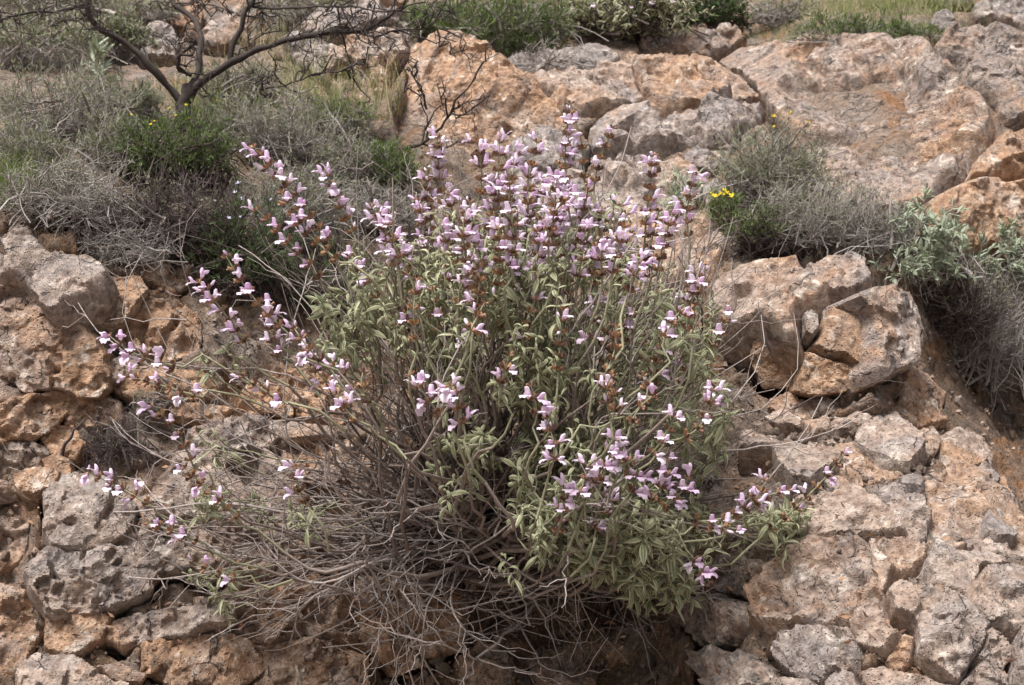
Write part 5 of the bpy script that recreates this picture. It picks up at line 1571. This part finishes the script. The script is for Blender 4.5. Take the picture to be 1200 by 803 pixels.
def limb(name, pts, r0, r1, dz, parent=None, twn=8, twl=.16):
    pts = np.array(pts, float)
    s = np.concatenate([[0], np.cumsum(np.linalg.norm(np.diff(pts, axis=0), axis=1))])
    K = max(10, int(s[-1] / 9))
    u = np.linspace(0, s[-1], K)
    xy = np.stack([np.interp(u, s, pts[:, 0]), np.interp(u, s, pts[:, 1])], -1)
    for _ in range(2):
        xy[1:-1] = .5 * xy[1:-1] + .25 * (xy[:-2] + xy[2:])
    C = W(xy[:, 0], xy[:, 1], TD - dz * (u / s[-1]))
    C = wiggle(C[None], .004, .5)
    b = Buf()
    t = np.linspace(0, 1, K)
    rr = (.64 if name == 'limb' else 1.0) * (r0 + (r1 - r0) * t) * (1 + .12 * np.sin(t * 23 + r0 * 900) + .10 * rng.normal(size=K))
    v, q, a = tubes(C, rr[None] * TD / F, 9)
    b.add(v, q, 0, a)
    if twn:
        tw_ = wiggle(side_twigs(C, twn, twl, 7, 1.1, .25, up=.3), .010, .6)
        v, q, a = tubes(tw_, np.linspace(.0028, .0012, 7)[None], 4)
        b.add(v, q, 0, a)
        t3 = wiggle(side_twigs(tw_, twn * 6, twl * .45, 5, 1.1, .15, up=.2), .005, .6)
        v, q, a = tubes(t3, np.linspace(.0014, .0008, 5)[None], 3)
        b.add(v, q, 0, a)
    org = np.array(TR)
    return link(name, b.mesh(name, [M_BARK], org), tree)


limb('trunk', [(213, 152), (213, 138), (214, 120), (220, 102)], 11.5, 8.5, .0, twn=0)
limb('limb', [(214, 122), (204, 108), (192, 92), (166, 62), (140, 43), (116, 34), (108, 22), (103, 2), (98, -40)], 7.5, 4.5, .15, twn=7)
limb('limb', [(218, 108), (232, 88), (237, 60), (239, 40), (226, 27), (206, 4), (190, -20)], 7.5, 3.5, -.1, twn=8)
limb('limb', [(218, 112), (240, 92), (268, 74), (300, 60), (330, 46), (362, 41), (400, 40), (420, 38), (448, 22), (470, 8)], 7.5, 3.0, .12, twn=12)
limb('limb', [(270, 72), (274, 52), (284, 30), (294, 8), (304, -14)], 6.0, 4.0, .02, twn=6)
limb('limb', [(224, 88), (206, 80), (210, 66), (232, 48)], 3.8, 2.2, .1, twn=5, twl=.09)
limb('limb', [(230, 106), (242, 122), (252, 134)], 2.6, 1.4, .1, twn=3, twl=.08)
limb('limb', [(238, 113), (272, 112), (300, 106), (340, 96), (380, 86), (410, 78)], 2.4, 1.1, .2, twn=12, twl=.10)
limb('limb', [(296, 8), (340, 12), (390, 6), (440, 14), (500, 6)], 2.6, 1.2, .2, twn=12, twl=.14)
limb('limb', [(104, 4), (70, 12), (40, 14), (0, 22), (-40, 16)], 3.0, 1.4, .2, twn=12, twl=.14)
limb('limb', [(420, 38), (440, 44), (480, 30), (520, 34)], 1.8, .9, .2, twn=9, twl=.12)
limb('limb', [(206, 4), (240, 2), (262, 14)], 2.0, 1.0, .1, twn=6, twl=.10)

# a fallen thorny branch lying before the orange boulder
TD = float(depth(490, 175)) - .12
fb_e = empty('dead_branch', W(440, 200, TD), 'thin dark dead branch leaning across the big orange boulder', 'branch')
tree_keep, tree, TR = tree, fb_e, W(440, 200, TD)
limb('stick', [(412, 222), (450, 192), (490, 168), (520, 150), (532, 128), (540, 106), (556, 92)], 2.6, 1.0, .1, twn=8, twl=.10)
limb('twig', [(500, 128), (492, 104), (482, 84)], 1.5, .8, .05, twn=4, twl=.06)
tree = tree_keep

# loose stones ---------------------------------------------------------------------------------
def stone_mesh(k):
    import bmesh
    bm = bmesh.new()
    bmesh.ops.create_icosphere(bm, subdivisions=3, radius=1.0)
    V = np.array([v.co[:] for v in bm.verts])
    Fq = np.array([[v.index for v in f.verts] for f in bm.faces])
    bm.free()
    r = np.random.default_rng(900 + k)
    for _ in range(11):                        # flat breaks
        nn = nrm(r.normal(size=3))
        of = r.uniform(.35, .8)
        d = V @ nn - of
        V = V - np.maximum(d, 0)[:, None] * nn * .93
    V = V * (1 + .10 * fbm(V, 2.5, 4, 70 + k))[:, None]
    return mesh_np('stone', V * np.array([1, .8, .62]), Fq, M_ROCK, sharp=25)


STONES = [stone_mesh(k) for k in range(6)]
for lab, grp, n, cx, cy, rx, ry, smin, smax, col in [
    ('small loose stone among the flaking blocks just below the split boulder', 'rubble below the split boulder', 46, 985, 500, 90, 45, .006, .020, (.35, .4, .1)),
    ('small stone in the rubble pocket behind the little green sprig', 'rubble in the outcrop pocket', 14, 1078, 552, 24, 12, .007, .014, (.4, .4, .1)),
    ('loose pebble on the tan lower ledge of the cracked outcrop', 'pebbles on the cracked outcrop', 26, 1000, 580, 70, 40, .005, .012, (.3, .45, .1)),
    ('loose stone in the dark earth hollow under the sage bush', 'stones under the sage bush', 44, 640, 770, 190, 32, .008, .026, (.5, .3, .3)),
    ('loose stone wedged between the blocks of the left rock outcrop', 'stones on the left outcrop', 22, 110, 590, 150, 170, .007, .016, (.45, .4, .25)),
    ('small stone in the rust-red rubble beside the layered stones', 'rubble by the layered stones', 26, 805, 195, 60, 40, .008, .024, (.45, .45, .15)),
    ('stone scattered on the upper slope behind the tree limbs', 'stones behind the tree', 24, 300, 50, 110, 36, .014, .045, (.4, .5, .25)),
    ('pebble on the reddish soil of the right-hand hollow', 'pebbles in the right hollow', 20, 1150, 510, 50, 50, .005, .014, (.6, .2, .2))]:
    for i in range(n):
        px, py = cx + rng.normal() * rx * .55, cy + rng.normal() * ry * .55
        s = rng.uniform(smin, smax)
        o = bpy.data.objects.new('loose_stone', STONES[int(rng.integers(0, 6))])
        COL.objects.link(o)
        P = S(px, py, 0.002 + s * .2)
        o.location = P
        o.rotation_euler = tuple(rng.uniform(0, 6.28, 3))
        o.scale = (s, s * rng.uniform(.7, 1.1), s)
        o.color = (max(0, col[0] + .2 * rng.normal()), max(0, col[1] + .2 * rng.normal()), col[2], 1)
        o['label'] = lab
        o['category'] = 'stone'
        o['group'] = grp
